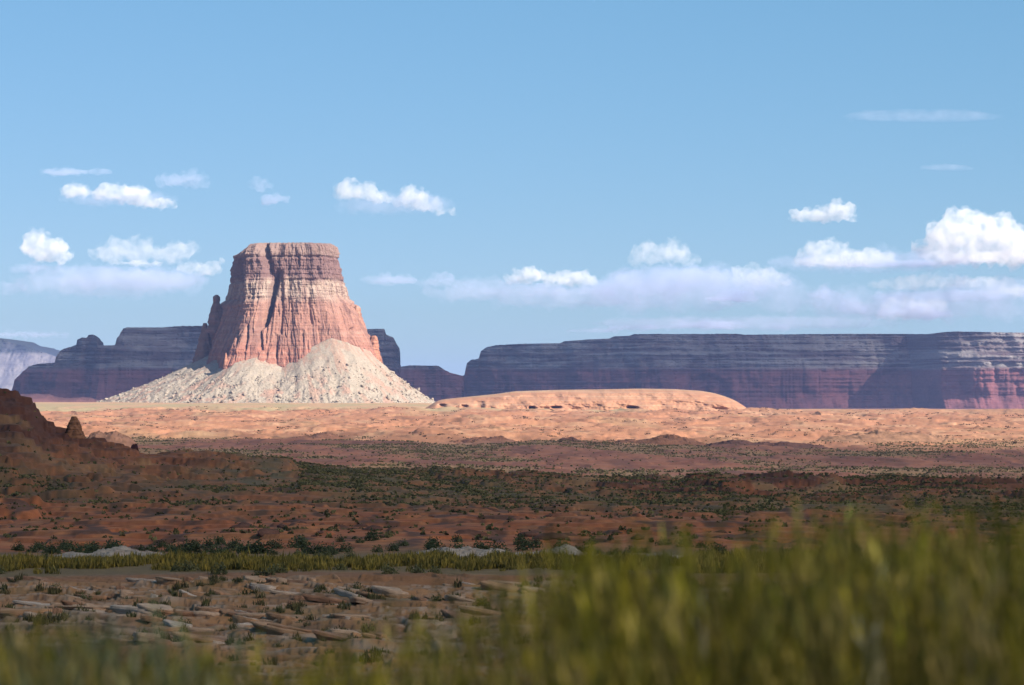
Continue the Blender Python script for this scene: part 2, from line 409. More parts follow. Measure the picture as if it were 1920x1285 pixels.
# rim of the cap rises towards the right, lower on the left shoulder
sh = np.clip((-xs - 48) / 50, 0, 1)
Zc = ZV - np.clip((478 - PYV) / 18, 0, 1) * (sh ** 1.6 * 14) + fbm(U / 8, ZV / 30, 3, 113) * 1.0 * rim
VX = BC.x + Rb * np.cos(TH); VY = BC.y + Rb * np.sin(TH)
col = np.zeros(TH.shape + (3,), dtype=np.float32)
wob = PYV + fbm(U / 30, ZV / 30, 4, 115) * 6
col[:] = (0.26, 0.155, 0.145)
col = mixc(col, sstep(-0.2, 0.5, strata) * 0.6, (0.28, 0.165, 0.15))
cap = 1 - sstep(484, 488, wob)
col = mixc(col, cap * 0.6, (0.40, 0.28, 0.235))
col = mixc(col, sstep(522, 536, wob), (0.53, 0.39, 0.32))
col = mixc(col, sstep(526, 531, wob) * sstep(0.1, 0.5, fbm(ZV / 3.5, U / 90, 3, 116)) * 0.45, (0.42, 0.27, 0.22))
col = mixc(col, sstep(552, 578, wob), (0.46, 0.25, 0.195))
col = mixc(col, sstep(575, 600, wob) * 0.5, (0.44, 0.205, 0.15))
col = mixc(col, sstep(635, 665, wob) * 0.5, (0.45, 0.165, 0.115))
col = mixc(col, low * sstep(0.15, 0.5, fbm(ZV / 6, U / 200, 3, 117)) * 0.35, (0.58, 0.36, 0.28))
col = mixc(col, sstep(0.05, 0.45, fbm(U / 9, ZV / 80, 4, 118)) * 0.5, (0.24, 0.13, 0.115))
butte = empty('butte', (BC.x, BC.y, Z0))
tag(butte, 'tall flat-topped sandstone butte, dark cap over pink cliffs, standing on pale rubble slopes', 'butte')
def to_local(V, e):
    V = V.copy(); V[:, 0] -= e.location.x; V[:, 1] -= e.location.y; V[:, 2] -= e.location.z; return V
V = np.stack([VX, VY, Zc], -1).reshape(-1, 3)
Fc = grid_faces(len(pyv), len(th), True)
# cap: rings shrinking to the middle
ringsV = []; ringsC = []; last = V[-len(th):]
for k, f in enumerate(np.linspace(0.93, 0.02, 14)):
    rg = last.copy(); rg[:, 0] = BC.x + (last[:, 0] - BC.x) * f; rg[:, 1] = BC.y + (last[:, 1] - BC.y) * f
    zm = pz(458.5); rg[:, 2] = last[:, 2] * max(0, 1 - (1 - f) * 3.2) + zm * min(1, (1 - f) * 3.2) + fbm(rg[:, 0] / 15, rg[:, 1] / 15, 3, 119) * 0.8
    ringsV.append(rg); ringsC.append(np.tile(np.array([[0.42, 0.30, 0.2]], dtype=np.float32), (len(th), 1)))
Vall = np.concatenate([V] + ringsV); Call = np.concatenate([col.reshape(-1, 3)] + ringsC)
Fall = grid_faces(len(pyv) + 14, len(th), True)
mesh_np('cliff', to_local(Vall, butte), Fall, mb, butte, Call, smooth=False)

def spire(name, px, base_py, tops, r, d, parent, colr, mat, seed=0, dx=0, dy=0):
    """a weathered upright rock: tops = [(height fraction, radius factor)]"""
    c = pt(px, base_py, d); H = (base_py - tops[0]) / F * d
    nz, nt = 60, 48
    t = np.linspace(0, 2 * np.pi, nt, endpoint=False); h = np.linspace(0, 1, nz)
    T, Hh = np.meshgrid(t, h)
    rad = np.interp(Hh, [q[0] for q in tops[1]], [q[1] for q in tops[1]]) * r
    rad = rad * (1 + 0.28 * fbm(np.cos(T) * 1.3 + seed, np.sin(T) * 1.3 + Hh * 2.2, 3, 200 + seed) + 0.16 * terr(fbm(Hh * 7 + seed, T * 0.3, 3, 210), 2.5, 6))
    V = np.stack([c.x + dx + rad * np.cos(T), c.y + dy + rad * np.sin(T), c.z + Hh * H], -1).reshape(-1, 3)
    V = np.concatenate([V, [[c.x + dx, c.y + dy, c.z + H * 1.005]]])
    Fq = grid_faces(nz, nt, True)
    k = (nz - 1) * nt
    capf = np.array([[k + i, k + (i + 1) % nt, nz * nt, nz * nt] for i in range(nt)])
    C = np.tile(np.array([colr], dtype=np.float32), (len(V), 1)) * (1 + 0.25 * fbm(V[:, 2] / (H * 0.06), V[:, 0] / (H * .5), 3, 220))[:, None]
    if parent is None:
        o = mesh_np(name, V, Fq, mat, None, C)
    else:
        o = mesh_np(name, to_local(V, parent), Fq, mat, parent, C)
    return o
spire('spire', 406, 625, (553, [(0, 2.3), (.45, 1.7), (.68, 1.1), (.8, .72), (.86, .85), (.95, .7), (1, .3)]), 8, DB, butte, (0.30, 0.17, 0.14), mb, 3)
spire('spire', 384, 690, (606, [(0, 2.2), (.3, 1.5), (.6, 1.0), (.85, .7), (1, .3)]), 11, DB, butte, (0.32, 0.18, 0.14), mb, 5)
spire('spire', 670, 640, (574, [(0, 1.7), (.4, 1.2), (.7, .9), (.93, .7), (1, .3)]), 9, DB, butte, (0.52, 0.28, 0.20), mb, 7, dy=-20)
spire('spire', 702, 680, (630, [(0, 1.6), (.4, 1.2), (.7, .9), (.93, .7), (1, .4)]), 10, DB, butte, (0.52, 0.24, 0.16), mb, 9, dy=-20)
spire('spire', 438, 705, (664, [(0, 1.9), (.4, 1.2), (.7, .7), (1, .1)]), 5, DB, butte, (0.52, 0.24, 0.16), mb, 11, dy=-148)

# talus
tth = np.array([-205, -190, -182, -172, -162, -150, -137, -126, -107, -97, -90, -82, -68, -57, -45, -30, -15, 0, 15, 30, 90, 155]) * 1.0
ttp = np.array([676, 664, 668, 663, 676, 669, 684, 683, 666, 676, 683, 676, 652, 637, 649, 657, 664, 671, 690, 700, 700, 676])
tro = np.array([380, 392, 392, 388, 378, 360, 338, 316, 306, 296, 290, 292, 300, 304, 306, 304, 300, 297, 292, 280, 270, 375.])
mt = rock_mat('talus_rubble', 0.3, 0.4, 2.0, 0.2)
def talus_shape(thd, s):
    """thd degrees (-205..155), s 0 at the cliff .. 1 at the toe -> radius from axis, height"""
    hp = pz(np.interp(thd, tth, ttp)); ro = np.interp(thd, tth, tro)
    ri = np.interp((thd * math.pi / 180) % (2 * math.pi), *RI, period=2 * math.pi)
    r = ri + (ro - ri) * s
    zf = Z0 - 6
    z = hp + (zf - hp) * (0.10 * np.sqrt(np.clip(s, 0, 1)) * (s > 0) + 0.90 * (1 - (1 - np.clip(s, 0, 1)) ** 1.22))
    return r, z
k676 = butte_R(np.array([690.]))[0]
o_ = np.argsort(th % (2 * math.pi))
RI = ((th % (2 * math.pi))[o_], (k676 - 12)[o_])
tt = np.concatenate([np.linspace(-205, 25, 1000, endpoint=False), np.linspace(25, 155, 100, endpoint=False)])
ss = np.linspace(-0.05, 1.12, 260)
TT, SS = np.meshgrid(tt, ss)
ts = np.array([np.interp(tt, tth, ttp)])
r_, z_ = talus_shape(TT, SS)
z_ = np.where(SS > 1, Z0 - 6 - (SS - 1) * 60, z_); z_ = np.where(SS < 0, z_ + 0, z_)
tr = TT * math.pi / 180
Xt = r_ * np.cos(tr); Yt = r_ * np.sin(tr)
amp = sstep(-0.02, 0.2, SS)
rill = ridged(TT / 11.0 + .35 * fbm(TT / 12, SS * 2, 2, 301), SS * 1.3, 3, 302)
z_ = z_ + amp * (-np.clip(rill - 0.45, 0, 1) * 6 * sstep(.08, .4, SS) - np.clip(ridged(TT / 27.0 + .3 * fbm(TT / 12, SS * 2, 2, 311), SS * .7, 2, 312) - .6, 0, 1) * 14 * sstep(.1, .5, SS) + fbm(Xt / 28, Yt / 28, 4, 303) * 2.6 + np.clip(fbm(Xt / 9, Yt / 9, 3, 304) - .1, 0, 1) * 3.0 * sstep(.15, .6, SS))
ct = np.zeros(TT.shape + (3,), dtype=np.float32); ct[:] = (0.45, 0.375, 0.305)
ct = mixc(ct, sstep(0, 0.5, fbm(Xt / 16, Yt / 16, 4, 305)) * 0.6, (0.50, 0.42, 0.35))
ct = mixc(ct, sstep(0.1, 0.55, fbm(Xt / 30 + 4, Yt / 30, 4, 306)) * 0.6 * sstep(0.2, 0.6, SS), (0.50, 0.27, 0.20))
ct = mixc(ct, sstep(0.2, 0.6, fbm(Xt / 12 + 4, Yt / 12, 4, 307)) * 0.5, (0.36, 0.31, 0.25))
ct = mixc(ct, (1 - sstep(.04, .22, SS)) * sstep(-.3, .35, fbm(Xt / 10, Yt / 10, 3, 308)) * .6, (0.46, 0.27, 0.20))
ct = mixc(ct, sstep(.3, .6, fbm(TT / 6, SS * 1.5, 3, 309)) * .6, (0.46, 0.27, 0.20))
Vt = np.stack([BC.x + Xt, BC.y + Yt, z_], -1).reshape(-1, 3)
mesh_np('talus_slope', to_local(Vt, butte), grid_faces(len(ss), len(tt), True)[:, ::-1], mt, butte, ct.reshape(-1, 3))

# boulders: individuals for the largest, one rubble mass for the rest
def ico(sub, seed, squash=(1, 0.8, 0.7), k=0.35):
    bm = bmesh.new(); bmesh.ops.create_icosphere(bm, subdivisions=sub, radius=1)
    V = np.array([v.co[:] for v in bm.verts]); Fx = np.array([[v.index for v in f.verts] for f in bm.faces]); bm.free()
    n = fbm(V[:, 0] * 1.1 + seed * 3.3, V[:, 1] * 1.1 + V[:, 2] * 1.7, 3, 400 + seed)
    V = V * (1 + k * n)[:, None]
    # flatten a few sides so that it reads as broken rock
    r2 = np.random.default_rng(seed)
    for _ in range(7):
        d = r2.normal(size=3); d /= np.linalg.norm(d); c = r2.uniform(0.55, 0.85)
        p = V @ d; V = V - np.outer(np.clip(p - c, 0, None), d)
    return V * np.array(squash), Fx
rock_meshes = []
for i in range(6):
    v, f = ico(2, i)
    o = mesh_np('boulder', v, f, mt, None, np.tile([[0.46, 0.37, 0.30]], (len(v), 1)) * rng.uniform(0.7, 1.15))
    rock_meshes.append(o.data); bpy.data.objects.remove(o)
def talus_point(lo, hi):
    a = rng.uniform(lo, hi); s = rng.uniform(0.12, 1.0) ** 0.7
    r, z = talus_shape(np.array([a]), np.array([s]))
    rr = r[0]; t = a * math.pi / 180
    x, y = rr * math.cos(t), rr * math.sin(t)
    zz = z[0] - max(0, float(ridged(np.array([a / 9.0]), np.array([s * 1.3]), 3, 302)[0]) - .5) * 1.5 + float(fbm(np.array([x / 28]), np.array([y / 28]), 4, 303)[0]) * 2.6
    return BC.x + x, BC.y + y, zz
for i in range(170):
    x, y, z = talus_point(-185, 5); s = 2.0 + 3.4 * rng.random() ** 2.5
    o = bpy.data.objects.new('boulder', rock_meshes[i % 6]); o.location = (x, y, z + s * .3)
    o.scale = (s, s * rng.uniform(.7, 1.1), s * rng.uniform(.7, 1.1)); o.rotation_euler = tuple(rng.uniform(0, 6, 3))
    link(o); tag(o, 'pale angular boulder lying on the rubble slope of the tall butte', 'boulder', 'boulders strewn over the slope of the butte')
def scatter_mesh(name, protos, pos, scl, mat, colf=None, tilt=0.0):
    """one mesh out of many placed copies; protos = [(V,F)] with equal face size"""
    Vs, Fs, Cs, n0 = [], [], [], 0
    for k, (pv, pf) in enumerate(protos):
        idx = np.arange(k, len(pos), len(protos))
        if len(idx) == 0: continue
        a = rng.uniform(0, 6.283, len(idx)); c, s = np.cos(a), np.sin(a)
        sc = scl[idx]
        x = (pv[None, :, 0] * c[:, None] - pv[None, :, 1] * s[:, None]) * sc[:, None] + pos[idx, 0][:, None]
        y = (pv[None, :, 0] * s[:, None] + pv[None, :, 1] * c[:, None]) * sc[:, None] + pos[idx, 1][:, None]
        z = pv[None, :, 2] * sc[:, None] * rng.uniform(.75, 1.2, len(idx))[:, None] + pos[idx, 2][:, None]
        Vs.append(np.stack([x, y, z], -1).reshape(-1, 3))
        Fs.append((pf[None] + (np.arange(len(idx)) * len(pv))[:, None, None]).reshape(-1, pf.shape[1]) + n0)
        n0 += len(idx) * len(pv)
        if colf is not None: Cs.append(np.repeat(colf[idx], len(pv), 0))
    return mesh_np(name, np.concatenate(Vs), np.concatenate(Fs), mat, None, np.concatenate(Cs) if Cs else None)
pr = [ico(1, 20 + i) for i in range(4)]
P = np.array([talus_point(-200, 20) for _ in range(3600)]); P[:, 2] += 0.3
o = scatter_mesh('rubble', pr, P, 0.5 + 1.7 * rng.random(len(P)) ** 3, mt, np.array([[0.48, 0.39, 0.31]]) * rng.uniform(0.6, 1.2, (len(P), 1)))
tag(o, 'small broken stones covering the pale slope round the butte', kind='stuff')

# ------------------------------------------------------------------ long cliffs behind
mm = rock_mat('mesa_rock', 0.05, 0.5, 7.0, 0.16, stretch=(1, 1, 2.5))
def wall(name, topline, dfun, zb, strata, cols, d_ref, step=1.4, back=700, nz=150, mat=None, seed=0, alc=None, parent=None, rel=1.0, slant=0.0):
    """a cliff with depth: its rim follows topline (picture x, picture y at d_ref); strata=[(row, outward offset m)]"""
    tl = np.array(topline, float)
    px = np.arange(tl[0, 0], tl[-1, 0] + .1, step); n = len(px)
    topy = np.interp(px, tl[:, 0], tl[:, 1]) + 0.5 * fbm(px / 6, px * 0, 3, seed + 5)
    d = dfun(px); x = (px - 960) / F * (d - 40); ztop = pz(topy, d)
    t = np.linspace(0, 1, nz)
    Tt, Xx = np.meshgrid(t, x); Zt = ztop[:, None]
    Zz = zb + (Zt - zb) * Tt
    row = HY - Zz * F / d[:, None]
    sr = np.array(strata, float)
    off = np.interp(row + 1.5 * fbm(Xx / 300, Zz / 60, 2, seed + 9), sr[:, 0], sr[:, 1]) * rel
    Uu = Xx
    low = sstep(cols['red'] - 4, cols['red'] + 6, row)
    fr = ridged(Uu / 55, Zz / 500, 3, seed); st = fbm(Zz / 9.0, Uu / 900, 4, seed + 3)
    off = off - np.clip(fr - .5, 0, 1) * (5 * low + 10) * rel + terr(st, 2.2, 6) * 9 * rel * (1 - .55 * low) + fbm(Uu / 190, Zz / 300, 4, seed + 6) * 46 * rel + terr(fbm(Uu / 80, Zz / 30, 4, seed + 7), 2.5, 8) * 11 * rel * (1 - low * .6)
    if alc: off = off + alc(Xx, row)
    Yy = d[:, None] - off
    C = np.zeros(Yy.shape + (3,), dtype=np.float32); C[:] = cols['top']
    C = mixc(C, sstep(-.2, .35, fbm(Zz / 19.0 + .5 * fbm(Uu / 400, Zz / 40, 3, seed + 14), Uu / 420, 5, seed + 13)) * .8, cols['top2'])
    C = mixc(C, low, cols['low'])
    C = mixc(C, low * sstep(0, .6, fbm(Uu / 75, Zz / 200, 4, seed + 15)) * .45, cols['low2'])
    C = mixc(C, sstep(0, .5, fbm(Uu / 130, Zz / 60, 5, seed + 16)) * .4, cols['low2'])
    V = np.stack([Xx, Yy, Zz], -1)                      # n, nz, 3
    # cap running back, then the rear wall
    capf = np.array([0.03, 0.1, 0.3, 0.6, 1.0])
    caps = [np.stack([x + slant * back * f, V[:, -1, 1] + back * f, ztop + 2 * np.sin(f * 3)], -1)[:, None] for f in capf]
    rear = np.stack([x + slant * back * 1.15, V[:, -1, 1] + back * 1.15, np.full(n, zb)], -1)[:, None]
    V = np.concatenate([V] + caps + [rear], 1)
    C = np.concatenate([C, np.tile(np.array(cols['top2'], dtype=np.float32), (n, 6, 1))], 1)
    m = V.shape[1]
    return mesh_np(name, V.reshape(-1, 3), grid_faces(n, m)[:, ::-1], mat or mm, parent, C.reshape(-1, 3))

MC = dict(top=(0.38, 0.34, 0.34), top2=(0.13, 0.09, 0.10), low=(0.33, 0.125, 0.13), low2=(0.13, 0.06, 0.07), red=692)
# right-hand mesa
tl = [(850, 745), (856, 722), (862, 706), (872, 705), (876, 683), (884, 676), (898, 674), (902, 660), (912, 652), (930, 648), (985, 645), (1050, 644), (1060, 640), (1100, 637), (1145, 635), (1152, 631), (1180, 630), (1190, 627), (1380, 626), (1400, 627.5), (1500, 627), (1600, 626), (1750, 627), (1762, 625), (1776, 623), (1800, 622), (1900, 624), (2050, 624), (2250, 628), (2400, 640)]
def dR(px): return np.interp(px, [850, 1000, 1200, 1500, 1640, 1700, 1755, 1800, 1900, 2100, 2400], [10300, 10080, 10000, 10060, 10160, 10130, 9760, 9680, 9640, 9640, 9800])
st = [(618, 0), (630, 0), (631, 14), (639, 18), (640, 40), (651, 46), (652, 74), (662, 80), (664, 108), (677, 118), (678, 142), (690, 150), (691, 162), (708, 168), (745, 176), (756, 190), (775, 235)]
def alcR(Xx, row):
    cx = (1322 - 960) / F * 10000; u = (Xx - cx) / 82.0; v = (row - 742) / 44.0
    r = np.sqrt(u * u + np.clip(-v, 0, 9) ** 2)
    a = -14 * (1 - sstep(.80, .98, r)) * (row < 760)
    base = sstep(735, 775, row) * 45 * (0.5 + fbm(Xx / 260, Xx * 0, 3, 555))
    return a + base
mesa = wall('mesa', tl, dR, -70, st, MC, 10000, seed=500, alc=alcR)
tag(mesa, 'long dark purple sandstone mesa filling the horizon right of the tall butte', 'mesa')

# left-hand mesa, passing behind the butte
tl = [(36, 745), (42, 728), (46, 712), (58, 700), (62, 688), (80, 683), (108, 681), (112, 662), (118, 656), (140, 646), (143, 637), (152, 633), (158, 634), (161, 628), (168, 627), (172, 632), (180, 638), (182, 648), (215, 648), (219, 638), (218.5, 633), (224, 626), (228, 616), (236, 614), (300, 614), (335, 611), (380, 611), (520, 612), (690, 617), (720, 617), (724, 628), (738, 634), (744, 646), (751, 656), (752.5, 683), (754, 690), (774, 686), (778, 691), (782, 686), (824, 687), (832, 693), (846, 700), (870, 706), (872, 745)]
tl = [p for i, p in enumerate(tl) if i == 0 or p[0] > tl[i - 1][0]]
def dL(px): return np.interp(px, [36, 110, 190, 330, 700, 752, 760, 872], [8800, 8760, 8700, 8950, 9000, 9000, 9150, 9250])
st = [(608, 0), (620, 6), (621, 22), (632, 26), (633, 48), (650, 54), (651, 78), (668, 84), (669, 104), (684, 110), (685, 130), (740, 150), (775, 200)]
def alcL(Xx, row):
    px = Xx / 9000 * F + 960
    return -60 * sstep(735, 715, row) * sstep(178, 190, px) * sstep(240, 215, px) * 0.3 + 70 * sstep(170, 150, px) * sstep(690, 700, row)
ml = wall('mesa', tl, dL, -60, st, MC, 9000, seed=600, alc=alcL, back=450, slant=-.10)
tag(ml, 'dark purple mesa with a knob on its shoulder, passing behind the tall butte', 'mesa')

# low red rises in front of the left mesa
def mound(name, tlp, d, depth, colr, zb, seed, label, cat=None, kind=None, mat=None):
    a = np.array(tlp, float); px = np.linspace(a[0, 0], a[-1, 0], 260); topy = np.interp(px, a[:, 0], a[:, 1])
    t = np.linspace(-1, 1, 60); T, PX = np.meshgrid(t, px)
    zt = pz(topy, d)[:, None]
    prof = (1 - np.abs(T) ** 2.6)
    x = (PX - 960) / F * d; y = d + T * depth
    z = zb + (zt - zb) * prof + (terr(fbm(x / 22, y / 30, 5, seed), 3, 6) * 3.0 + ridged(x / 9, y / 12, 3, seed + 1) * .8) * (1 - np.abs(T))
    C = np.tile(np.array(colr, dtype=np.float32), x.shape + (1,)); C = mixc(C, sstep(0, .5, fbm(z / 3, x / 200, 3, seed + 2)) * .4, np.array(colr) * .6)
    o = mesh_np(name, np.stack([x, y, z], -1).reshape(-1, 3), grid_faces(len(px), len(t))[:, ::-1], mat or mm, None, C.reshape(-1, 3), smooth=True)
    return tag(o, label, cat, None, kind)
mound('rise', [(20, 756), (40, 741), (60, 739), (95, 741), (112, 747), (135, 748), (155, 746), (175, 749), (200, 756)], 7600, 180, (0.30, 0.13, 0.12), -45, 620, 'low dark red rise at the foot of the knobbed mesa', 'rise')

mt2 = rock_mat('ridge_rock', 0.12, 0.5, 2.0, 0.3)
for tlp, d, dp, cc, lab in [
    ([(1120, 838), (1160, 830), (1195, 824), (1235, 820), (1262, 821), (1290, 826), (1335, 836)], 2180, 60, (0.27, 0.12, 0.075), 'low brown mound at the edge of the sunlit orange ground'),
    ([(1310, 846), (1335, 832), (1372, 829), (1420, 833), (1470, 831), (1520, 836), (1560, 848)], 2120, 50, (0.16, 0.075, 0.06), 'long dark jagged ridge right of the low brown mound'),
    ([(1030, 838), (1050, 829), (1075, 824), (1092, 830), (1110, 839)], 2150, 30, (0.17, 0.08, 0.06), 'short dark ridge left of the low brown mound'),
    ([(850, 834), (880, 824), (920, 822), (960, 826), (1000, 835)], 2200, 40, (0.27, 0.12, 0.08), 'flat reddish ledge below the rock hump'),
    ([(160, 834), (170, 819), (186, 809), (200, 813), (214, 811), (230, 818), (242, 824), (252, 834)], 1500, 25, (0.30, 0.15, 0.10), 'jagged rocks behind the small pointed knob'),
    ([(540, 828), (570, 818), (600, 817), (625, 821), (650, 829)], 2250, 40, (0.26, 0.12, 0.08), 'low dark ledge on the near edge of the sunlit ground below the butte'),
    ([(1480, 846), (1560, 822), (1640, 812), (1720, 815), (1780, 822), (1850, 836)], 2350, 70, (0.40, 0.21, 0.13), 'broad tan brown ridge right of the dark jagged ridge'),
    ([(1500, 795), (1520, 781), (1533, 771), (1548, 776), (1570, 785), (1590, 795)], 3900, 60, (0.52, 0.26, 0.15), 'small pointed orange hill in the middle of the sunlit ground')]:
    o = mound('ridge', tlp, d, dp, cc, float(ground_z((tlp[len(tlp) // 2][0] - 960) / F * d, d)[0]) - 3, int(d), lab, 'ridge', None, mt2)
# pale slickrock hump, front right of the butte
DH = 4650.0
mh = rock_mat('slickrock_hump', 0.10, 0.35, 2.5, 0.10, stretch=(0.35, 0.6, 2.2))
a = np.array([(800, 765), (820, 752), (832, 749), (880, 744), (930, 739), (965, 734), (1040, 731.5), (1120, 730.5), (1200, 729), (1260, 730), (1310, 733), (1335, 737), (1358, 744), (1376, 752), (1390, 761), (1400, 770)], float)
px = np.linspace(800, 1400, 620); topy = np.interp(px, a[:, 0], a[:, 1]); topy = np.convolve(np.pad(topy, 6, mode='edge'), np.ones(13) / 13, 'valid')
sv = np.linspace(0, 1, 220); SV, PX = np.meshgrid(sv, px)
zt = pz(topy, DH)[:, None]; zb = -30.0
# s: 0 front foot -> .45 rim -> 1 back foot
yy = np.interp(SV, [0, .08, .2, .32, .45, .7, 1], [-150, -146, -128, -95, -40, 60, 220])
pf = np.interp(SV, [0, .08, .2, .32, .45, .7, 1], [0, .22, .58, .84, 1, .97, 0])
x = (PX - 960) / F * DH; z = zb + (zt - zb) * pf
vis = sstep(0.02, .1, SV) * sstep(.75, .5, SV)
rows_h = HY - z * F / (DH - 100)
D = terr(fbm(z / 3.2, x / 260, 4, 701), 2.2, 6) * 1.3 + fbm(x / 45, z / 22, 5, 703) * 9 + np.clip(ridged(x / 70 + z / 60, z / 60, 2, 705) - .55, 0, 1) * -12
def pit(cx, cy, rx, ry, dep):
    return -dep * np.exp(-(np.abs((PX - cx) / rx) ** 3 + np.abs((rows_h - cy) / ry) ** 3))
D = D + pit(900, 760, 8, 8, 14) + pit(996, 765, 5, 3, 26) + pit(1040, 764, 9, 2.2, 20) + pit(1178, 764, 9, 2.6, 20) + pit(832, 761, 7, 3.5, 20) + pit(1080, 750, 12, 3, 6) + pit(873, 762, 6, 3, 14)
y = DH + yy - D * vis
C = np.zeros(x.shape + (3,), dtype=np.float32); C[:] = (0.56, 0.28, 0.165)
C = mixc(C, sstep(-.1, .5, fbm(z / 2.6, x / 300, 4, 707)) * .55, (0.62, 0.40, 0.27))
C = mixc(C, sstep(.0, .45, fbm(z / 1.6 + 9 + x / 90, x / 110, 4, 708)) * .6, (0.56, 0.25, 0.155))
C = mixc(C, sstep(.1, .5, fbm(x / 14, z / 40, 3, 709)) * .22, (0.36, 0.21, 0.15))
C = mixc(C, sstep(.38, .46, SV) * .6, (0.45, 0.35, 0.24))
o = mesh_np('rock_hump', np.stack([x, y, z], -1).reshape(-1, 3), grid_faces(len(px), len(sv))[:, ::-1], mh, None, C.reshape(-1, 3), smooth=True)
tag(o, 'long low smooth orange rock hump with small dark caves, right of the butte', 'rock')

# far hazy mountain at the left edge
md = 24000.0
MF = dict(top=(0.06, 0.07, 0.07), top2=(0.05, 0.06, 0.06), low=(0.33, 0.29, 0.29), low2=(0.14, 0.13, 0.16), red=664)
tl = [(-420, 640), (-300, 625), (-150, 632), (-40, 633), (0, 635), (20, 638), (34, 645), (62, 650), (85, 657), (105, 664), (130, 672), (200, 690), (260, 720), (290, 745)]
st = [(600, 0), (655, 500), (656, 560), (700, 900), (745, 1500), (775, 1900)]
mo = wall('mountain', tl, lambda p: np.full_like(p, md), -150, st, MF, md, step=1.2, back=1500, seed=800, rel=1.0)
mv = mo.data
tag(mo, 'hazy blue mountain with pale banded cliffs at the far left edge', kind='structure')

# small rock pinnacle beside the dark hill
mred = rock_mat('red_rock', 1.2, 0.5, 0.4, 0.25)
c = pt(139, 0, 585); zg = float(ground_z(c.x, 585)[0])
o = spire('rock_pinnacle', 139, HY - (zg - .6) * F / 585, (781, [(0, 1.5), (.25, 1.25), (.45, 1.0), (.75, .7), (.9, .45), (1, .3)]), 1.5, 585, None, (0.22, 0.10, 0.055), mred, 13)
tag(o, 'small pointed rock knob on the slope right of the dark red hill', 'rock')

# ------------------------------------------------------------------ scrub
def bush_proto(nleaf, seed, w=1.0, h=0.75, size=0.16, upright=0.0):
    r2 = np.random.default_rng(seed); V = []; Fq = []
    for i in range(nleaf):
        d = r2.normal(size=3); d /= np.linalg.norm(d); d[2] = abs(d[2]); rad = r2.uniform(.45, 1) * (1 + .25 * math.sin(3 * math.atan2(d[1], d[0]) + seed))
        c = d * rad * np.array([w * .5, w * .5, h]); s = size * r2.uniform(.6, 1.4)
        u = r2.normal(size=3); u /= np.linalg.norm(u); v = np.cross(u, r2.normal(size=3)); v /= np.linalg.norm(v)
        if upright: u = np.array([u[0] * .35, u[1] * .35, 1.0]); v = np.cross(u, r2.normal(size=3)); v /= np.linalg.norm(v); u = u * (1 + upright); v = v * .6
        b = len(V); V += [c - u * s, c + v * s * .6, c + u * s, c - v * s * .6]; Fq.append([b, b + 1, b + 2, b + 3])
    return np.array(V), np.array(Fq)
def field(n, d0, d1, px0=-150, px1=2070, fn=None):
    """random ground points inside the view, thinned by fn(x, y)"""
    out = []
    tot = 0
    while tot < n:
        k = n * 2
        d = np.sqrt(rng.uniform(d0 ** 2, d1 ** 2, k)); p = rng.uniform(px0, px1, k)
        x = (p - 960) / F * d; y = d
        if fn is not None:
            m = rng.random(k) < fn(x, y, p); x, y = x[m], y[m]
        out.append(np.stack([x, y], -1)); tot += len(x)
    P = np.concatenate(out)[:n]; z = ground_z(P[:, 0], P[:, 1])
    return np.column_stack([P, z])
scrub_m = rock_mat('scrub_foliage', 2.0, 0, 1, 0.3)
def greens(n, a, b, k=1.0):
    t = rng.random((n, 1)) ** k; return np.array([a]) * (1 - t) + np.array([b]) * t
far_pro = [bush_proto(9, 50 + i, 1.0, .6, .42) for i in range(4)]
mid_pro = [bush_proto(16, 60 + i, 1.0, .55, .30) for i in range(5)]
def f_mid(x, y, p):
    r = np.hypot(x, y); hill = (p < 560) & (r > 470) & (r < 700)
    dn = sstep(-.35, .35, fbm(x / 22, y / 50, 4, 90)) * .8 + .2 * sstep(430, 520, r)
    return dn * sstep(330, 430, r + 60 * fbm(x / 30, y / 60, 3, 66)) * np.where(hill, .05, 1)
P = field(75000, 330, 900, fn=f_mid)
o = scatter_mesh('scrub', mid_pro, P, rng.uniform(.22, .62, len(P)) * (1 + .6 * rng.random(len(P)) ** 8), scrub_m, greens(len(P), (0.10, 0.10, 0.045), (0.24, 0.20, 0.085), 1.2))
tag(o, 'dark green scrub covering the shaded slope in the middle distance', kind='stuff')
def f_val(x, y, p):
    vg = sstep(-0.2, 0.3, fbm(x / 120 + 2, y / 260 + 1, 4, 71)); return vg * .95 + .03
P = field(24000, 900, 2300, fn=f_val)
o = scatter_mesh('scrub', far_pro, P, rng.uniform(.6, 1.35, len(P)), scrub_m, greens(len(P), (0.11, 0.09, 0.05), (0.19, 0.16, 0.08)))
tag(o, 'dots of low scrub on the tan valley floor behind the dark slope', kind='stuff')
def f_sl(x, y, p): return sstep(.05, .5, fbm(x / 60, y / 200, 4, 191)) + .01
P = field(3000, 2150, 4500, fn=f_sl)
o = scatter_mesh('scrub', [bush_proto(9, 55 + i, 3.2, .45, .5) for i in range(4)], P, rng.uniform(.7, 2.2, len(P)), scrub_m, greens(len(P), (0.13, 0.07, 0.05), (0.24, 0.15, 0.09)))
tag(o, 'tiny dark brush and rocks dotting the sunlit orange ground', kind='stuff')
def f_rust(x, y, p): return sstep(-.2, .5, fbm(x / 9, y / 20, 3, 92)) * .9 + .04
P = field(1700, 205, 420, fn=f_rust)
o = scatter_mesh('scrub', mid_pro, P, rng.uniform(.2, .6, len(P)), scrub_m, greens(len(P), (0.08, 0.08, 0.035), (0.20, 0.165, 0.07)))
tag(o, 'sparse low bushes over the rust red ground below the green slope', kind='stuff')
def f_led(x, y, p): return sstep(0.0, .5, fbm(x / 5 + 9, y / 3, 3, 64)) * .9 + .03
P = field(520, 88, 128, fn=f_led)
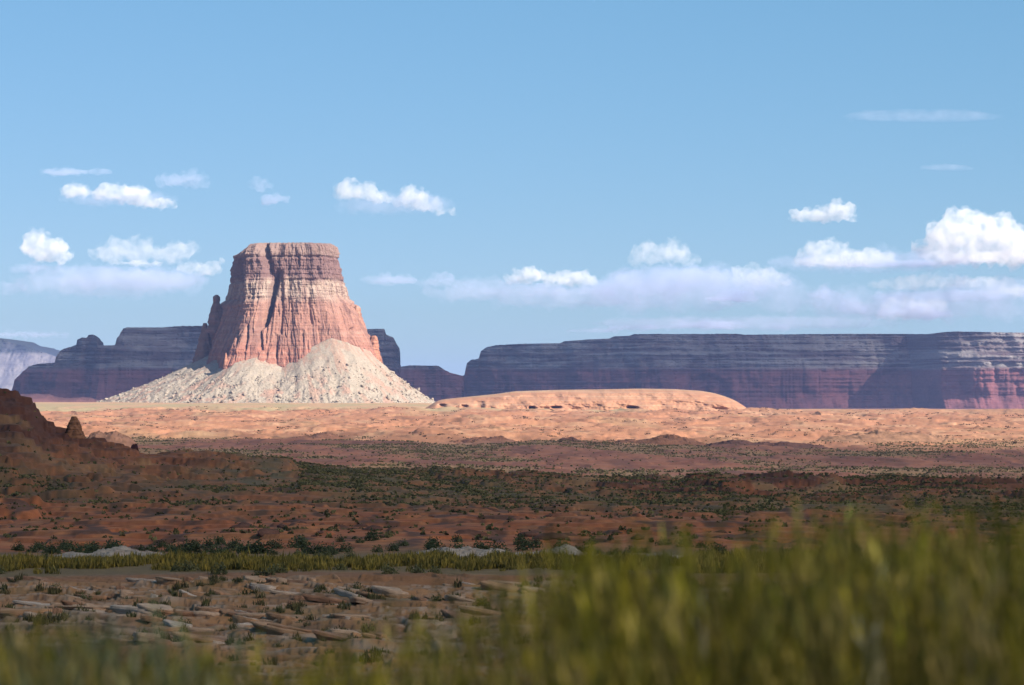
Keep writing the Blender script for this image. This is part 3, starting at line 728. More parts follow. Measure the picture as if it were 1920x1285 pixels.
o = scatter_mesh('dry_grass', [bush_proto(60, 80 + i, .9, .5, .12, .8) for i in range(4)], P, rng.uniform(.25, .6, len(P)), scrub_m, greens(len(P), (0.14, 0.11, 0.05), (0.10, 0.10, 0.04)))
tag(o, 'dry tufts of grass between the near rock ledges', kind='stuff')
# yellow-green grass strip 140-166 m
def f_gr(x, y, p):
    d = np.hypot(x, y); return sstep(0, 1, 1 - np.abs((d - 149 + 5 * fbm(x / 5, y * 0, 2, 95)) / 11)) * sstep(-.3, .3, fbm(x / 3.5, y / 8, 3, 96)) * (p < 1300) + .25 * (p >= 1300)
P = field(5200, 136, 163, fn=f_gr)
o = scatter_mesh('grass', [bush_proto(34, 90 + i, 1.2, .55, .13, 1.4) for i in range(5)], P, rng.uniform(.32, .72, len(P)), scrub_m, greens(len(P), (0.32, 0.225, 0.045), (0.14, 0.115, 0.03), 1.0))
tag(o, 'yellow green grass growing in a strip along the dirt track', kind='stuff')

# individual shrubs near the strip and between the ledges
sage_m = leaf_mat('dark_shrub_leaf', (0.035, 0.045, 0.02), (0.075, 0.085, 0.04), 2.0)
olive_m = leaf_mat('olive_shrub_leaf', (0.07, 0.07, 0.03), (0.12, 0.11, 0.045), 2.0)
wood_m = leaf_mat('grey_stem', (0.16, 0.13, 0.10), (0.28, 0.24, 0.19), 3.0, 0.0)
def shrub_data(seed, mat):
    v, f = bush_proto(420, seed, 1.25, .85, .075)
    # hollow gaps: lobes
    o = mesh_np('desert_shrub', v, f, mat); me = o.data; bpy.data.objects.remove(o); return me
dark_meshes = [shrub_data(130 + i, sage_m) for i in range(6)]
olive_meshes = [shrub_data(150 + i, olive_m) for i in range(5)]
def put_shrub(x, y, s, me, label, group):
    o = bpy.data.objects.new('desert_shrub', me); z = float(ground_z(x, y)[0])
    o.location = (x, y, z - .05); o.scale = (s * rng.uniform(.9, 1.3), s, s * rng.uniform(.75, 1.05)); o.rotation_euler = (0, 0, rng.uniform(0, 6.28))
    link(o); tag(o, label, 'shrub', group)
for px in np.concatenate([rng.uniform(60, 760, 62), rng.uniform(760, 1300, 20), rng.uniform(-80, 60, 4), rng.uniform(1300, 2000, 22)]):
    d = rng.uniform(168, 196)
    put_shrub((px - 960) / F * d, d, rng.uniform(.5, .98), dark_meshes[rng.integers(6)], 'dark green shrub in the row behind the yellow grass strip', 'dark shrubs in a row behind the grass strip')
for px, py, s in [(470, 1034, 1.15), (490, 1032, 1.0), (365, 1036, 1.15), (210, 1030, 1.0), (575, 1038, .9), (620, 1036, .95), (930, 1022, 1.0), (860, 1024, 1.0), (900, 1022, 1.1)]:
    d = 172.0; put_shrub((px - 960) / F * d, d, s, dark_meshes[rng.integers(6)], 'dark green shrub in the row behind the yellow grass strip', 'dark shrubs in a row behind the grass strip')
for px, d in [(105, 124), (820, 117), (870, 119), (265, 96.5), (255, 97), (140, 100), (70, 101), (690, 103.5), (1310, 112), (345, 107), (300, 108), (670, 121), (905, 114), (1010, 99), (905, 101), (390, 100), (500, 141), (100, 140.5), (640, 141), (980, 143), (1100, 141), (160, 118), (560, 106)]:
    put_shrub((px - 960) / F * d, d, rng.uniform(.32, .55), olive_meshes[rng.integers(5)], 'small olive shrub growing among the near rock ledges', 'olive shrubs among the near ledges')

for i in range(26):
    px = rng.uniform(-40, 1150); d = rng.choice([rng.uniform(134, 141), rng.uniform(156, 166)])
    put_shrub((px - 960) / F * d, d, rng.uniform(.4, .75), olive_meshes[rng.integers(5)], 'olive bush growing in the yellow grass strip beside the dirt track', 'olive bushes in the grass strip')
# pale rock outcrops beside the strip and slabs on the ledges
pale_m = rock_mat('pale_rock', 1.6, 0.6, 0.25, 0.22, stretch=(0.6, 1, 2.5))
def outcrop(name, px0, px1, d, h, label, seed, colr=(0.52, 0.42, 0.34), depth=4.0):
    W = (px1 - px0) / F * d; cx = ((px0 + px1) / 2 - 960) / F * d
    nu, nv = 150, 60
    u = np.linspace(-1, 1, nu); v = np.linspace(-1, 1, nv); Vv, Uu = np.meshgrid(v, u)
    x = Uu * W / 2; y = Vv * depth / 2
    env = np.clip(1 - np.abs(Uu + .15 * Vv) ** 2.4, 0, 1) * np.clip(1 - np.abs(Vv) ** 2.2, 0, 1)
    n = fbm(x / 2.6 + seed, y / 1.4, 4, seed) + .15 * Uu
    z = (env ** .4) * h * (0.78 + 0.42 * terr(n, 3.5, 7)) + 0.05 * ridged((x + y) / 1.0, y / .5, 2, seed + 1) * env - .35
    C = np.zeros(x.shape + (3,), dtype=np.float32); C[:] = colr
    C = mixc(C, np.clip(np.abs(terr(n, 3.5, 7) - n) * 7, 0, 1) * .6, (0.12, 0.09, 0.09))
    C = mixc(C, sstep(0, .5, fbm(x / 2, y / 1.2, 3, seed + 4)) * .5, (0.36, 0.25, 0.20))
    zg = float(ground_z(cx, d)[0])
    o = mesh_np(name, np.stack([x, y, z], -1).reshape(-1, 3), grid_faces(nu, nv)[:, ::-1], pale_m, None, C.reshape(-1, 3))
    o.location = (cx, d, zg)
    return tag(o, label, 'rock')
outcrop('rock_outcrop', 88, 322, 166, .78, 'pale layered rock outcrop at the left end of the grass strip', 901)
outcrop('rock_outcrop', 770, 965, 166, .85, 'pale whitish rock outcrop behind the middle of the grass strip', 911)
outcrop('rock_outcrop', 955, 1100, 164, .85, 'cracked pale rock outcrop ending in a smooth white nose', 921, (0.55, 0.45, 0.36))
outcrop('rock_outcrop', 1120, 1400, 160, .5, 'low pale rock ledge half hidden by the blurred green stalks', 931)
def plate(seed, colr):
    """a broken flat slab: an irregular outline with a rough top and undercut edges"""
    r2 = np.random.default_rng(seed); k = 30; a = np.linspace(0, 2 * np.pi, k, endpoint=False)
    rad = 1 + .22 * fbm(np.cos(a) * 1.5 + seed, np.sin(a) * 1.5, 3, seed) + r2.uniform(-.07, .07, k)
    for _ in range(5):
        b = r2.uniform(0, 6.28); c = r2.uniform(.6, .85); rad = np.minimum(rad, c / np.maximum(np.cos(a - b), .05))
    V = []; n_r = 0
    for f, z in [(.02, .5), (.35, .5), (.7, .5), (.93, .48), (1.0, .34), (.97, .1), (1.03, 0), (.93, -.3), (.85, -1.0)]:
        q = np.stack([rad * f * np.cos(a), rad * f * np.sin(a), z + .10 * fbm(rad * f * np.cos(a) * 2 + seed, rad * f * np.sin(a) * 2, 3, seed + 1) * (f < .98)], -1); V.append(q); n_r += 1
    V = np.concatenate(V); Fq = grid_faces(n_r, k, True)[:, ::-1]
    C = np.tile(np.array([colr]), (len(V), 1)) * (1 + .25 * fbm(V[:, 0] * 3 + seed, V[:, 1] * 3, 3, seed))[:, None]
    o = mesh_np('flat_stone', V, Fq, pale_m, None, C); me = o.data; bpy.data.objects.remove(o); return me
plates = [plate(300 + i, c) for i, c in enumerate([(0.66, 0.44, 0.31), (0.58, 0.38, 0.26), (0.54, 0.29, 0.16), (0.48, 0.25, 0.14), (0.68, 0.50, 0.39), (0.40, 0.21, 0.13), (0.58, 0.35, 0.22)])]
n_st = 0
beds = [(180, 1104, 9, 70), (330, 1095, 8, 60), (560, 1092, 10, 80), (60, 1092, 5, 40), (500, 1104, 8, 45), (900, 1093, 8, 60), (1180, 1100, 6, 60), (90, 1120, 7, 60), (250, 1118, 9, 80), (420, 1115, 8, 60), (700, 1118, 9, 60), (850, 1125, 8, 60), (120, 1140, 9, 50), (240, 1148, 14, 70), (340, 1150, 12, 60), (450, 1152, 12, 60), (530, 1160, 10, 45), (660, 1155, 8, 40), (820, 1160, 8, 50), (480, 1172, 7, 60), (330, 1180, 7, 60), (560, 1190, 7, 60), (700, 1200, 7, 70), (380, 1205, 6, 50), (250, 1215, 5, 60), (60, 1160, 7, 50), (1000, 1110, 7, 60), (900, 1150, 7, 50), (620, 1130, 8, 60)]
for (bx, by, k, sp) in beds:
    dd = float(np.interp(by, [1046, 1084, 1150, 1243], [160, 130, 110, 90]))
    for q in range(k):
        u = (q + .5) / k * 2 - 1; ppx = bx + u * sp + rng.normal() * 6; d = dd - u * 1.2 + rng.normal() * .5; x = (ppx - 960) / F * d
        L = .2 + .9 * rng.random() ** 1.5 * (1.25 if by > 1140 else 1); o = bpy.data.objects.new('flat_stone', plates[rng.integers(7)])
        th_s = rng.uniform(.09, .22)
        o.location = (x, d, float(ground_z(x, d)[0]) + th_s * rng.uniform(-.1, .5)); o.scale = (L, L * rng.uniform(.5, .9), th_s)
        o.rotation_euler = (rng.normal() * .06 - .05, .13 + rng.normal() * .07, rng.normal() * .5)
        link(o); tag(o, 'flat broken sandstone slab in the layered ledges of the near ground', 'rock', 'flat slabs on the near ledges'); n_st += 1
print('slabs', n_st)
dk = rock_mat('dark_boulder', 2.0, .5, .3, .3)
dbm = []
for i in range(4):
    v, f = ico(2, 70 + i, (1.2, .9, .6), .4); o = mesh_np('boulder', v, f, dk, None, np.tile([[0.15, 0.07, 0.05]], (len(v), 1))); dbm.append(o.data); bpy.data.objects.remove(o)
for i in range(110):
    d = rng.uniform(210, 430); px = rng.uniform(340, 2000); x = (px - 960) / F * d
    o = bpy.data.objects.new('boulder', dbm[i % 4]); s = .25 + .9 * rng.random() ** 2.6
    o.location = (x, d, float(ground_z(x, d)[0]) + s * .1); o.scale = (s * 1.4, s, s * .7); o.rotation_euler = (0, 0, rng.uniform(0, 6))
    link(o); tag(o, 'dark reddish boulder on the rust coloured ground below the green slope', 'boulder', 'dark boulders on the rust ground')

# ------------------------------------------------------------------ foreground stalks, close to the lens and out of focus
def stalks(name, n, x_fn, d0, d1, top_fn, mats_col, mat, spread=.10, wid=.005, leaves=11):
    """upright leafy stems rooted on the verge: top_fn(px) gives the picture row their tips reach"""
    V, Fq, C = [], [], []
    d = rng.uniform(d0, d1, n); px = x_fn(n)
    x = (px - 960) / F * d
    zg = ground_z(x, d); zt = -(top_fn(px) - HY) / F * d - np.abs(rng.normal(size=n)) * .10
    H = np.clip(zt - zg, .3, 3)
    lean = rng.normal(size=(n, 2)) * spread; a = rng.uniform(0, 6.28, n)
    q = fbm(px / 26.0, d * .9, 3, 77 + n)
    order = np.argsort(mats_col.sum(1)); ci = mats_col[order][np.clip(((q + .5) * len(mats_col)).astype(int), 0, len(mats_col) - 1)] * np.exp(rng.normal(size=(n, 1)) * .4 + .45 * fbm(px / 14.0, d, 2, 78 + n)[:, None])
    seg = 5; b = 0
    for i in range(n):
        t = np.linspace(0, 1, seg + 1)
        cx = x[i] + lean[i, 0] * H[i] * t ** 1.6; cy = d[i] + lean[i, 1] * H[i] * t ** 1.6; cz = zg[i] + H[i] * t
        w = wid * (1.15 - t); dx, dy = math.cos(a[i]) * w, math.sin(a[i]) * w
        L = np.stack([cx - dx, cy - dy, cz], -1); Rr = np.stack([cx + dx, cy + dy, cz], -1)
        V.append(np.stack([L, Rr], 1).reshape(-1, 3)); k = np.arange(seg) * 2 + b
        Fq.append(np.stack([k, k + 1, k + 3, k + 2], -1)); C.append(np.tile(ci[i] * .8, ((seg + 1) * 2, 1))); b += (seg + 1) * 2
        m = leaves
        tt_ = rng.uniform(.25, 1.0, m); c0 = np.stack([np.interp(tt_, t, cx), np.interp(tt_, t, cy), np.interp(tt_, t, cz)], -1)
        aa = rng.uniform(0, 6.28, m); ln = rng.uniform(.05, .13, m)
        dr = np.stack([np.cos(aa) * .45, np.sin(aa) * .45, np.ones(m)], -1) * ln[:, None]; sd = np.stack([-np.sin(aa), np.cos(aa), np.zeros(m)], -1) * wid * 1.0
        q = np.stack([c0 - sd * .4, c0 + dr * .5 - sd, c0 + dr, c0 + dr * .5 + sd], 1)
        V.append(q.reshape(-1, 3)); k = b + np.arange(m) * 4; Fq.append(np.stack([k, k + 1, k + 2, k + 3], -1)); C.append(np.tile(ci[i], (m * 4, 1))); b += m * 4
    return mesh_np(name, np.concatenate(V), np.concatenate(Fq), mat, None, np.concatenate(C))
def stalk_mat(name):
    m = rock_mat(name, 3.0, 0, 1, .2, .75); n = m.node_tree.nodes; l = m.node_tree.links
    tr = n.new('ShaderNodeBsdfTranslucent'); mx = n.new('ShaderNodeMixShader'); mx.inputs[0].default_value = .3
    src = n['Principled BSDF'].inputs['Base Color'].links[0].from_socket
    l.new(src, tr.inputs['Color']); l.new(n['Principled BSDF'].outputs[0], mx.inputs[1]); l.new(tr.outputs[0], mx.inputs[2]); l.new(mx.outputs[0], n['Material Output'].inputs['Surface'])
    return m
stm = stalk_mat('stalk_green')
GREEN = np.array([(0.24, 0.20, 0.012), (0.37, 0.29, 0.02), (0.48, 0.36, 0.035), (0.08, 0.08, 0.006), (0.16, 0.14, 0.009), (0.56, 0.42, 0.09)])
OLIVE = np.array([(0.38, 0.28, 0.07), (0.30, 0.24, 0.05), (0.50, 0.35, 0.12), (0.21, 0.18, 0.035)])
SAGE = np.array([(0.24, 0.25, 0.12), (0.14, 0.16, 0.07), (0.32, 0.32, 0.17)])
TP = np.array([[-100, 1230], [900, 1235], [1000, 1150], [1060, 1110], [1120, 1045], [1180, 1020], [1300, 1030], [1400, 1010], [1480, 1000], [1580, 965], [1660, 985], [1740, 1000], [1820, 985], [1870, 945], [1920, 930], [2100, 930]], float)
def top_r(p): return np.interp(p, TP[:, 0], TP[:, 1]) + 14 * np.sin(p / 17.0) + 10 * np.sin(p / 6.1)
def clus(lo, hi, k, w):
    cs = rng.uniform(lo, hi, k)
    return lambda n: np.clip(cs[rng.integers(0, k, n)] + rng.normal(size=n) * w, lo - 160, hi + 160)
o = stalks('tall_grass', 1250, clus(1085, 2010, 30, 15), 6.5, 10.5, top_r, np.concatenate([GREEN, OLIVE[:2] * 1.1]), stm, .09)
tag(o, 'tall dark green stalks crowding the blurred right foreground', kind='stuff')
o = stalks('tall_grass', 1500, lambda n: 480 + 1540 * rng.random(n) ** .85, 6.0, 10.0, lambda p: np.interp(p, [480, 620, 760, 880, 980, 1080, 1200, 1500, 2000], [1258, 1228, 1200, 1168, 1125, 1100, 1100, 1100, 1090]) + 22 * np.sin(p / 31.), np.concatenate([GREEN[:3], OLIVE]), stm, .09)
tag(o, 'shorter yellow olive grass along the blurred bottom edge', kind='stuff')
o = stalks('tall_grass', 900, lambda n: rng.uniform(-60, 560, n), 6.5, 10.0, lambda p: np.interp(p, [-60, 60, 200, 300, 560], [1185, 1195, 1212, 1235, 1275]) + 12 * np.sin(p / 23.), np.concatenate([OLIVE, OLIVE, GREEN[1:3]]), stm, .12)
tag(o, 'tan olive grass in the blurred lower left corner', kind='stuff')
o = stalks('tall_grass', 1500, lambda n: np.where(rng.random(n) < .5, rng.uniform(2010, 4200, n), rng.uniform(-2200, -60, n)), 6.5, 10.5, lambda p: np.where(p > 900, 960 + 25 * np.sin(p / 40.), 1180 + 20 * np.sin(p / 30.)), np.concatenate([GREEN, OLIVE]), stm, .1)
tag(o, 'green and olive verge grass carrying on beside the view', kind='stuff')
o = stalks('sagebrush', 260, clus(105, 240, 9, 14), 6.6, 8.0, lambda p: 1192 + np.abs(p - 165) * .45 + 10 * np.sin(p / 9.), SAGE, stm, .16)
tag(o, 'blurred grey green sagebrush rising in the lower left foreground', 'shrub')
DRY = np.array([(0.75, 0.66, 0.45)])
for px, top, d, lab in [(1358, 1088, 7.2, 'pale dry stalk standing among the green stalks, left one'), (1625, 1035, 7.0, 'tall pale dry stalk leaning right among the green stalks'), (1848, 1060, 7.4, 'pale dry stalk near the right edge of the green stalks')]:
    o = stalks('dry_stalk', 9, lambda n, px=px: px - 20 + rng.normal(size=n) * 4, d, d + .3, lambda p, top=top: np.full_like(p, float(top)), DRY, stm, .035, .013, 3)
    tag(o, lab, 'stalk')

# ------------------------------------------------------------------ clouds
def cloud_mat(name, dens, g_=0.0, colr=(1, 1, 1), wisp=0):
    m = bpy.data.materials.new(name); m.use_nodes = True; n = m.node_tree.nodes; l = m.node_tree.links
    n.remove(n['Principled BSDF']); v = n.new('ShaderNodeVolumePrincipled')
    if wisp:
        tc = n.new('ShaderNodeTexCoord'); t = n.new('ShaderNodeTexNoise'); t.inputs['Scale'].default_value = wisp; t.inputs['Detail'].default_value = 3; t.inputs['Roughness'].default_value = .6
        mp = n.new('ShaderNodeMapRange'); mp.inputs['From Min'].default_value = .38; mp.inputs['From Max'].default_value = .70; mp.inputs['To Min'].default_value = 0; mp.inputs['To Max'].default_value = dens * 2.2
        l.new(tc.outputs['Object'], t.inputs['Vector']); l.new(t.outputs[0], mp.inputs[0]); l.new(mp.outputs[0], v.inputs['Density'])
    v.inputs['Color'].default_value = (*colr, 1); v.inputs['Density'].default_value = dens; v.inputs['Anisotropy'].default_value = g_
    l.new(v.outputs[0], n['Material Output'].inputs['Volume']); return m
DC = 42000.0
ctex = bpy.data.textures.new('cloud_lumps', 'CLOUDS'); ctex.noise_scale = 190; ctex.noise_depth = 3
ctex2 = bpy.data.textures.new('cloud_detail', 'CLOUDS'); ctex2.noise_scale = 70; ctex2.noise_depth = 2
MPP = DC / F
def cloud(lobes, tau, label, name='cloud', depthf=.7, base=None, rough=1.0, seed=0):
    white = tau >= .75
    if tau < .55: tau *= 1.75
    elif tau < 2.9: lobes = [(a_, b_, c_ * 1.18, d_ * 1.3) for a_, b_, c_, d_ in lobes]; tau *= .75
    else: lobes = [(a_, b_, c_ * 1.1, d_ * 1.2) for a_, b_, c_, d_ in lobes]
    """lobes (px, py, width px, height px); tau = optical depth through the thickest lobe"""
    r2 = np.random.default_rng(seed + 1)
    cx = np.mean([q[0] for q in lobes]); cy = np.mean([q[1] for q in lobes]); c0 = pt(cx, cy, DC)
    bm = bmesh.new(); bmesh.ops.create_icosphere(bm, subdivisions=3, radius=1)
    sv = np.array([v.co[:] for v in bm.verts]); sf = np.array([[v.index for v in f.verts] for f in bm.faces]); bm.free()
    Vs, Fs, n0 = [], [], 0; th_ = 0
    for (px, py, w, h) in lobes:
        c = pt(px, py, DC) - c0; hw, hh = w / 2 * MPP, h / 2 * MPP; dp = min(hw, max(hh * 1.6, hw * depthf)); th_ = max(th_, 2 * dp)
        k = max(3, int(3 + w / max(h, 1) * 2.2))
        items = [(0, 0, 0, 1.0, .62)]
        for j in range(k):
            u = (j + .5) / k * 2 - 1; u += r2.uniform(-.5, .5) / k
            hgt = math.sqrt(max(0, 1 - u * u)); s = r2.uniform(.35, .62)
            items.append((u * .78, r2.uniform(-.4, .4), (hgt * r2.uniform(.15, .6)) - .2, None, s))
        for (a, b, e, sx, s) in items:
            rr = np.array([hw * .86, dp * .86, hh * .62]) if sx else np.array([max(hh * s * 1.25, hw * s * 1.5 / k * 2), hh * s * 1.5, hh * s * 1.15])
            v = sv * rr + np.array([c.x + a * hw, c.y + b * dp, c.z + e * hh])
            Vs.append(v); Fs.append(sf + n0); n0 += len(v)
        zb_ = c.z - hh * .55
    V = np.concatenate(Vs)
    zb_ = min(-(q[1] + q[3] * .36 - cy) * MPP for q in lobes) if base is None else -(base - cy) * MPP
    V[:, 2] = np.where(V[:, 2] < zb_, zb_ + (V[:, 2] - zb_) * .25, V[:, 2])
    o = mesh_np(name, V, np.concatenate(Fs), cloud_mat('cloud_vapour', (1.1 if white else 1.8) * tau / th_, -.2, (.90, .905, .94) if white else (.60, .68, .90), wisp=1 / 170 if white else 1 / 420))  # mauve for the fainter clouds: their shadowed look is put into the colour
    o.location = c0
    hmax = max(q[3] for q in lobes) * MPP
    m1 = o.modifiers.new('remesh', 'REMESH'); m1.mode = 'VOXEL'; m1.voxel_size = max(11.0, hmax / 26)
    m2 = o.modifiers.new('lumps', 'DISPLACE'); m2.texture = ctex; m2.strength = hmax * .5 * rough; m2.mid_level = .55; m2.texture_coords = 'GLOBAL'
    m3 = o.modifiers.new('detail', 'DISPLACE'); m3.texture = ctex2; m3.strength = hmax * .3 * rough; m3.mid_level = .5; m3.texture_coords = 'GLOBAL'
    m4 = o.modifiers.new('remesh_again', 'REMESH'); m4.mode = 'VOXEL'; m4.voxel_size = max(11.0, hmax / 26)
    return tag(o, label, 'cloud')
CL = [
    ([(1840, 482, 230, 34), (1795, 445, 130, 80), (1760, 470, 85, 60), (1850, 440, 130, 90), (1905, 465, 130, 70), (1810, 410, 70, 45), (1960, 480, 150, 60)], 3.0, 'largest bright white heaped cloud at the right edge of the sky'),
    ([(1545, 468, 90, 40), (1610, 482, 130, 34), (1580, 490, 180, 28)], 2.2, 'white double-humped cloud left of the largest heaped cloud'),
    ([(1572, 392, 55, 34), (1530, 402, 100, 30), (1560, 404, 90, 26)], 1.8, 'small lone white cloud above the double-humped cloud'),
    ([(1745, 528, 150, 34), (1690, 535, 120, 26), (1830, 530, 150, 26), (1900, 545, 140, 26)], .8, 'flat pale cloud just below the largest heaped cloud'),
    ([(1780, 555, 360, 34)], .35, 'faint mauve cloud layer under the flat pale cloud at right', ),
    ([(1660, 495, 280, 20)], .5, 'thin grey cloud base joining the humped cloud to the heaped cloud'),
    ([(1245, 473, 100, 42), (1215, 487, 70, 30), (1280, 488, 70, 26)], .9, 'rounded pale cloud above the middle of the mauve bank'),
    ([(1430, 520, 100, 42), (1400, 505, 50, 24), (1460, 528, 50, 26)], 1.0, 'pale puffy cloud right end of the mauve bank'),
    ([(1260, 525, 300, 70), (1180, 540, 240, 50), (1370, 535, 180, 60)], .40, 'wide mauve grey cloud bank over the middle of the long mesa'),
    ([(1380, 550, 90, 26), (1370, 560, 120, 20)], .5, 'low faint cloud puff below the mauve bank'),
    ([(1065, 522, 75, 36), (1090, 528, 50, 26)], 1.7, 'bright small cloud over the left end of the long mesa'),
    ([(990, 515, 50, 30), (975, 524, 50, 18)], 1.5, 'small bright puff left of its brighter neighbour, mid sky'),
    ([(1000, 545, 300, 40), (880, 530, 220, 34)], .25, 'faint mauve veil between the butte and the long mesa'),
    ([(1540, 553, 46, 28)], .6, 'tiny faint puff below the double-humped cloud'),
    ([(1600, 578, 90, 30), (1700, 585, 130, 40), (1740, 590, 110, 30)], .4, 'low faint puffs near the horizon above the right mesa'),
    ([(1330, 610, 180, 26), (1455, 614, 60, 28), (1200, 614, 150, 20), (1110, 620, 120, 16)], .4, 'pale low clouds resting on the rim of the long mesa'),
    ([(138, 357, 60, 30), (230, 362, 110, 36), (270, 378, 90, 26), (310, 382, 40, 14)], 1.9, 'long white cloud high on the left above the butte level'),
    ([(120, 322, 110, 22), (185, 322, 60, 20)], .3, 'faint mauve wisp above the long white cloud at left'),
    ([(340, 336, 95, 30), (370, 344, 50, 18)], .6, 'pale small cloud right of the mauve wisp, high left'),
    ([(490, 346, 38, 32), (517, 374, 50, 24)], .55, 'pair of faint puffs above the top of the butte'),
    ([(665, 357, 80, 40), (715, 370, 60, 28), (770, 372, 55, 44), (795, 384, 50, 30), (828, 397, 44, 18)], 1.5, 'white diagonal cloud above and right of the butte'),
    ([(85, 468, 85, 56), (110, 480, 50, 36)], 2.0, 'round white cloud low at the left edge'),
    ([(240, 470, 110, 50), (300, 478, 110, 40), (340, 470, 60, 40), (200, 480, 60, 30)], .9, 'broad pale cloud left of the butte top'),
    ([(375, 503, 80, 30), (400, 492, 40, 12), (260, 494, 100, 8)], 1.1, 'bright cloud edge touching the left side of the butte top'),
    ([(250, 525, 340, 60), (120, 505, 240, 30)], .35, 'mauve cloud layer beneath the broad pale cloud at left'),
    ([(730, 525, 130, 30), (830, 520, 60, 26)], .3, 'faint cloud patch right beside the butte'),
    ([(1300, 545, 460, 120), (1480, 560, 300, 80)], .35, 'large soft mauve haze cloud behind the whole mauve bank'),
    ([(1720, 575, 460, 90), (1850, 560, 240, 110)], .35, 'large soft mauve haze cloud under the largest heaped cloud'),
    ([(1060, 560, 330, 60), (900, 550, 260, 50)], .28, 'low soft mauve haze cloud above the gap beside the long mesa'),
    ([(1400, 606, 700, 40)], .3, 'long pale haze cloud lying on the rim of the mesa'),
    ([(220, 372, 260, 50)], .16, 'soft pale veil round the long white cloud at left'),
    ([(740, 382, 260, 60)], .16, 'soft pale veil round the white diagonal cloud'),
    ([(1640, 492, 480, 60)], .30, 'soft mauve veil at the foot of the humped cloud and the heaped cloud'),
    ([(1720, 575, 120, 40), (1690, 590, 90, 30)], .9, 'low pale puff in the mauve haze above the right mesa'),
    ([(200, 530, 420, 90)], .3, 'large soft mauve haze cloud left of the butte'),
    ([(60, 628, 160, 20), (10, 540, 100, 40)], .25, 'faint low cloud over the far blue mountain'),
]
for i, (lb, tau, lab) in enumerate(CL):
    cloud(lb, tau, lab, seed=i)
# two thin high streaks: flat sheets of vapour seen edge-on
for i, (px, py, w, h, tau) in enumerate([(1720, 216, 330, 26, .13), (1772, 313, 110, 16, .10)]):
    cloud([(px, py, w, h), (px + w * .2, py + 3, w * .7, h * .8)], tau, ['thin pale streak of cloud high in the right of the sky', 'short thin cloud streak below the long high streak'][i], seed=60 + i, rough=.6)

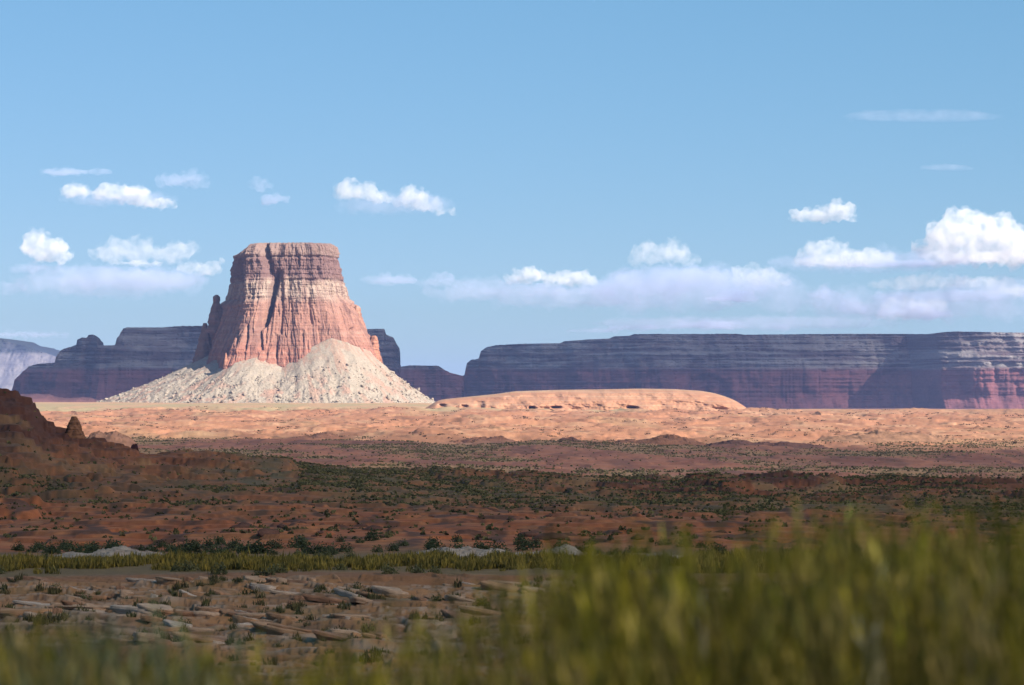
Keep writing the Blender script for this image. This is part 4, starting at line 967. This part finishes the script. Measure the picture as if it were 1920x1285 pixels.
# clouds overhead, outside the view, whose shade lies on the land
def shade_cloud(pts, H, tau, label, seed, thick=260):
    """pts: outline of the shaded ground (x, y); the cloud floats H metres above it towards the sun"""
    P = np.array(pts, float); c = P.mean(0)
    k = 240; a = np.linspace(0, 2 * np.pi, k, endpoint=False)
    pa = np.arctan2(P[:, 1] - c[1], P[:, 0] - c[0]); pr_ = np.hypot(P[:, 0] - c[0], P[:, 1] - c[1])
    Q = np.concatenate([np.linspace(P[i], P[(i + 1) % len(P)], 60, endpoint=False) for i in range(len(P))])
    qa = np.arctan2(Q[:, 1] - c[1], Q[:, 0] - c[0]); qr = np.hypot(Q[:, 0] - c[0], Q[:, 1] - c[1]); o_ = np.argsort(qa)
    rr = np.interp(a, qa[o_], qr[o_], period=2 * np.pi)
    rr = rr + 90 * fbm(np.cos(a) * 4 + seed, np.sin(a) * 4, 4, 1000 + seed)
    sh = SUNV / SUNV.z * H
    f = np.array([0.02, .3, .6, .8, .9, .96, 1.0]); hgt = np.array([1, 1, .95, .8, .55, .3, 0])
    top = [np.stack([c[0] + sh.x + rr * q * np.cos(a), c[1] + sh.y + rr * q * np.sin(a), H + thick * hh * (1 + .25 * fbm(rr * q * np.cos(a) / 250, rr * q * np.sin(a) / 250, 3, seed)), ], -1) for q, hh in zip(f, hgt)]
    bot = [np.stack([c[0] + sh.x + rr * q * np.cos(a), c[1] + sh.y + rr * q * np.sin(a), H - thick * .25 * hh + 0 * a], -1) for q, hh in zip(f[:-1], hgt[:-1])][::-1]
    V = np.concatenate(top + bot); nr = len(top) + len(bot)
    Fq = grid_faces(nr, k, True)[:, ::-1]
    o = mesh_np('cloud', V, Fq, cloud_mat('shade_cloud_vapour', tau / thick, 0.0))
    # close the two small holes in the middle
    bm = bmesh.new(); bm.from_mesh(o.data); bmesh.ops.holes_fill(bm, edges=bm.edges, sides=0); bmesh.ops.recalc_face_normals(bm, faces=bm.faces); bm.to_mesh(o.data); bm.free()
    return tag(o, label, 'cloud')
shade_cloud([(-900, -500), (700, -600), (900, 900), (500, 940), (100, 900), (-100, 860), (-500, 900), (-900, 900)], 1500, 0.76, 'wide dense cloud overhead shading the near ground, out of view', 1)
shade_cloud([(-1000, 850), (1000, 850), (1100, 1500), (560, 1900), (420, 2050), (330, 2350), (180, 2180), (0, 2350), (-180, 2150), (-420, 2300), (-1000, 2200)], 1900, 0.27, 'thinner cloud above the valley behind the dark slope, out of view', 2)
shade_cloud([(-3600, 7300), (-1900, 7250), (0, 7900), (1300, 8400), (1180, 9300), (1300, 9800), (1350, 11600), (-3600, 11600)], 2300, 1.5, 'wide cloud high above the two mesas, out of view', 3, 320)

shade_cloud([(1250, 8800), (1350, 10800), (2500, 10800), (2500, 8800)], 2300, .16, 'thin cloud added out of view to dim the sunlit headland of the mesa', 4, 200)  # unseen cloud added to soften the sun on the headland
# ------------------------------------------------------------------ haze
hb = [(-14000, 14000), (-1500, 31000), (-640, 330)]
zlow = float(base_z(np.array([0.0]), np.array([31000.0]))[0])
hb[2] = (zlow - 420, 330)
bm = bmesh.new(); bmesh.ops.create_cube(bm, size=1)
for v in bm.verts:
    for k in range(3): v.co[k] = hb[k][0] if v.co[k] < 0 else hb[k][1]
me = bpy.data.meshes.new('haze'); bm.to_mesh(me); bm.free()
hm = bpy.data.materials.new('haze_air'); hm.use_nodes = True; n = hm.node_tree.nodes; n.remove(n['Principled BSDF'])
v = n.new('ShaderNodeVolumePrincipled'); v.inputs['Color'].default_value = (0.32, 0.47, 1.0, 1); v.inputs['Density'].default_value = 2.0e-5; v.inputs['Anisotropy'].default_value = 0.0
hm.node_tree.links.new(v.outputs[0], n['Material Output'].inputs['Volume'])
me.materials.append(hm); hz = link(bpy.data.objects.new('haze', me)); tag(hz, 'thin bluish haze over the far desert', kind='stuff')
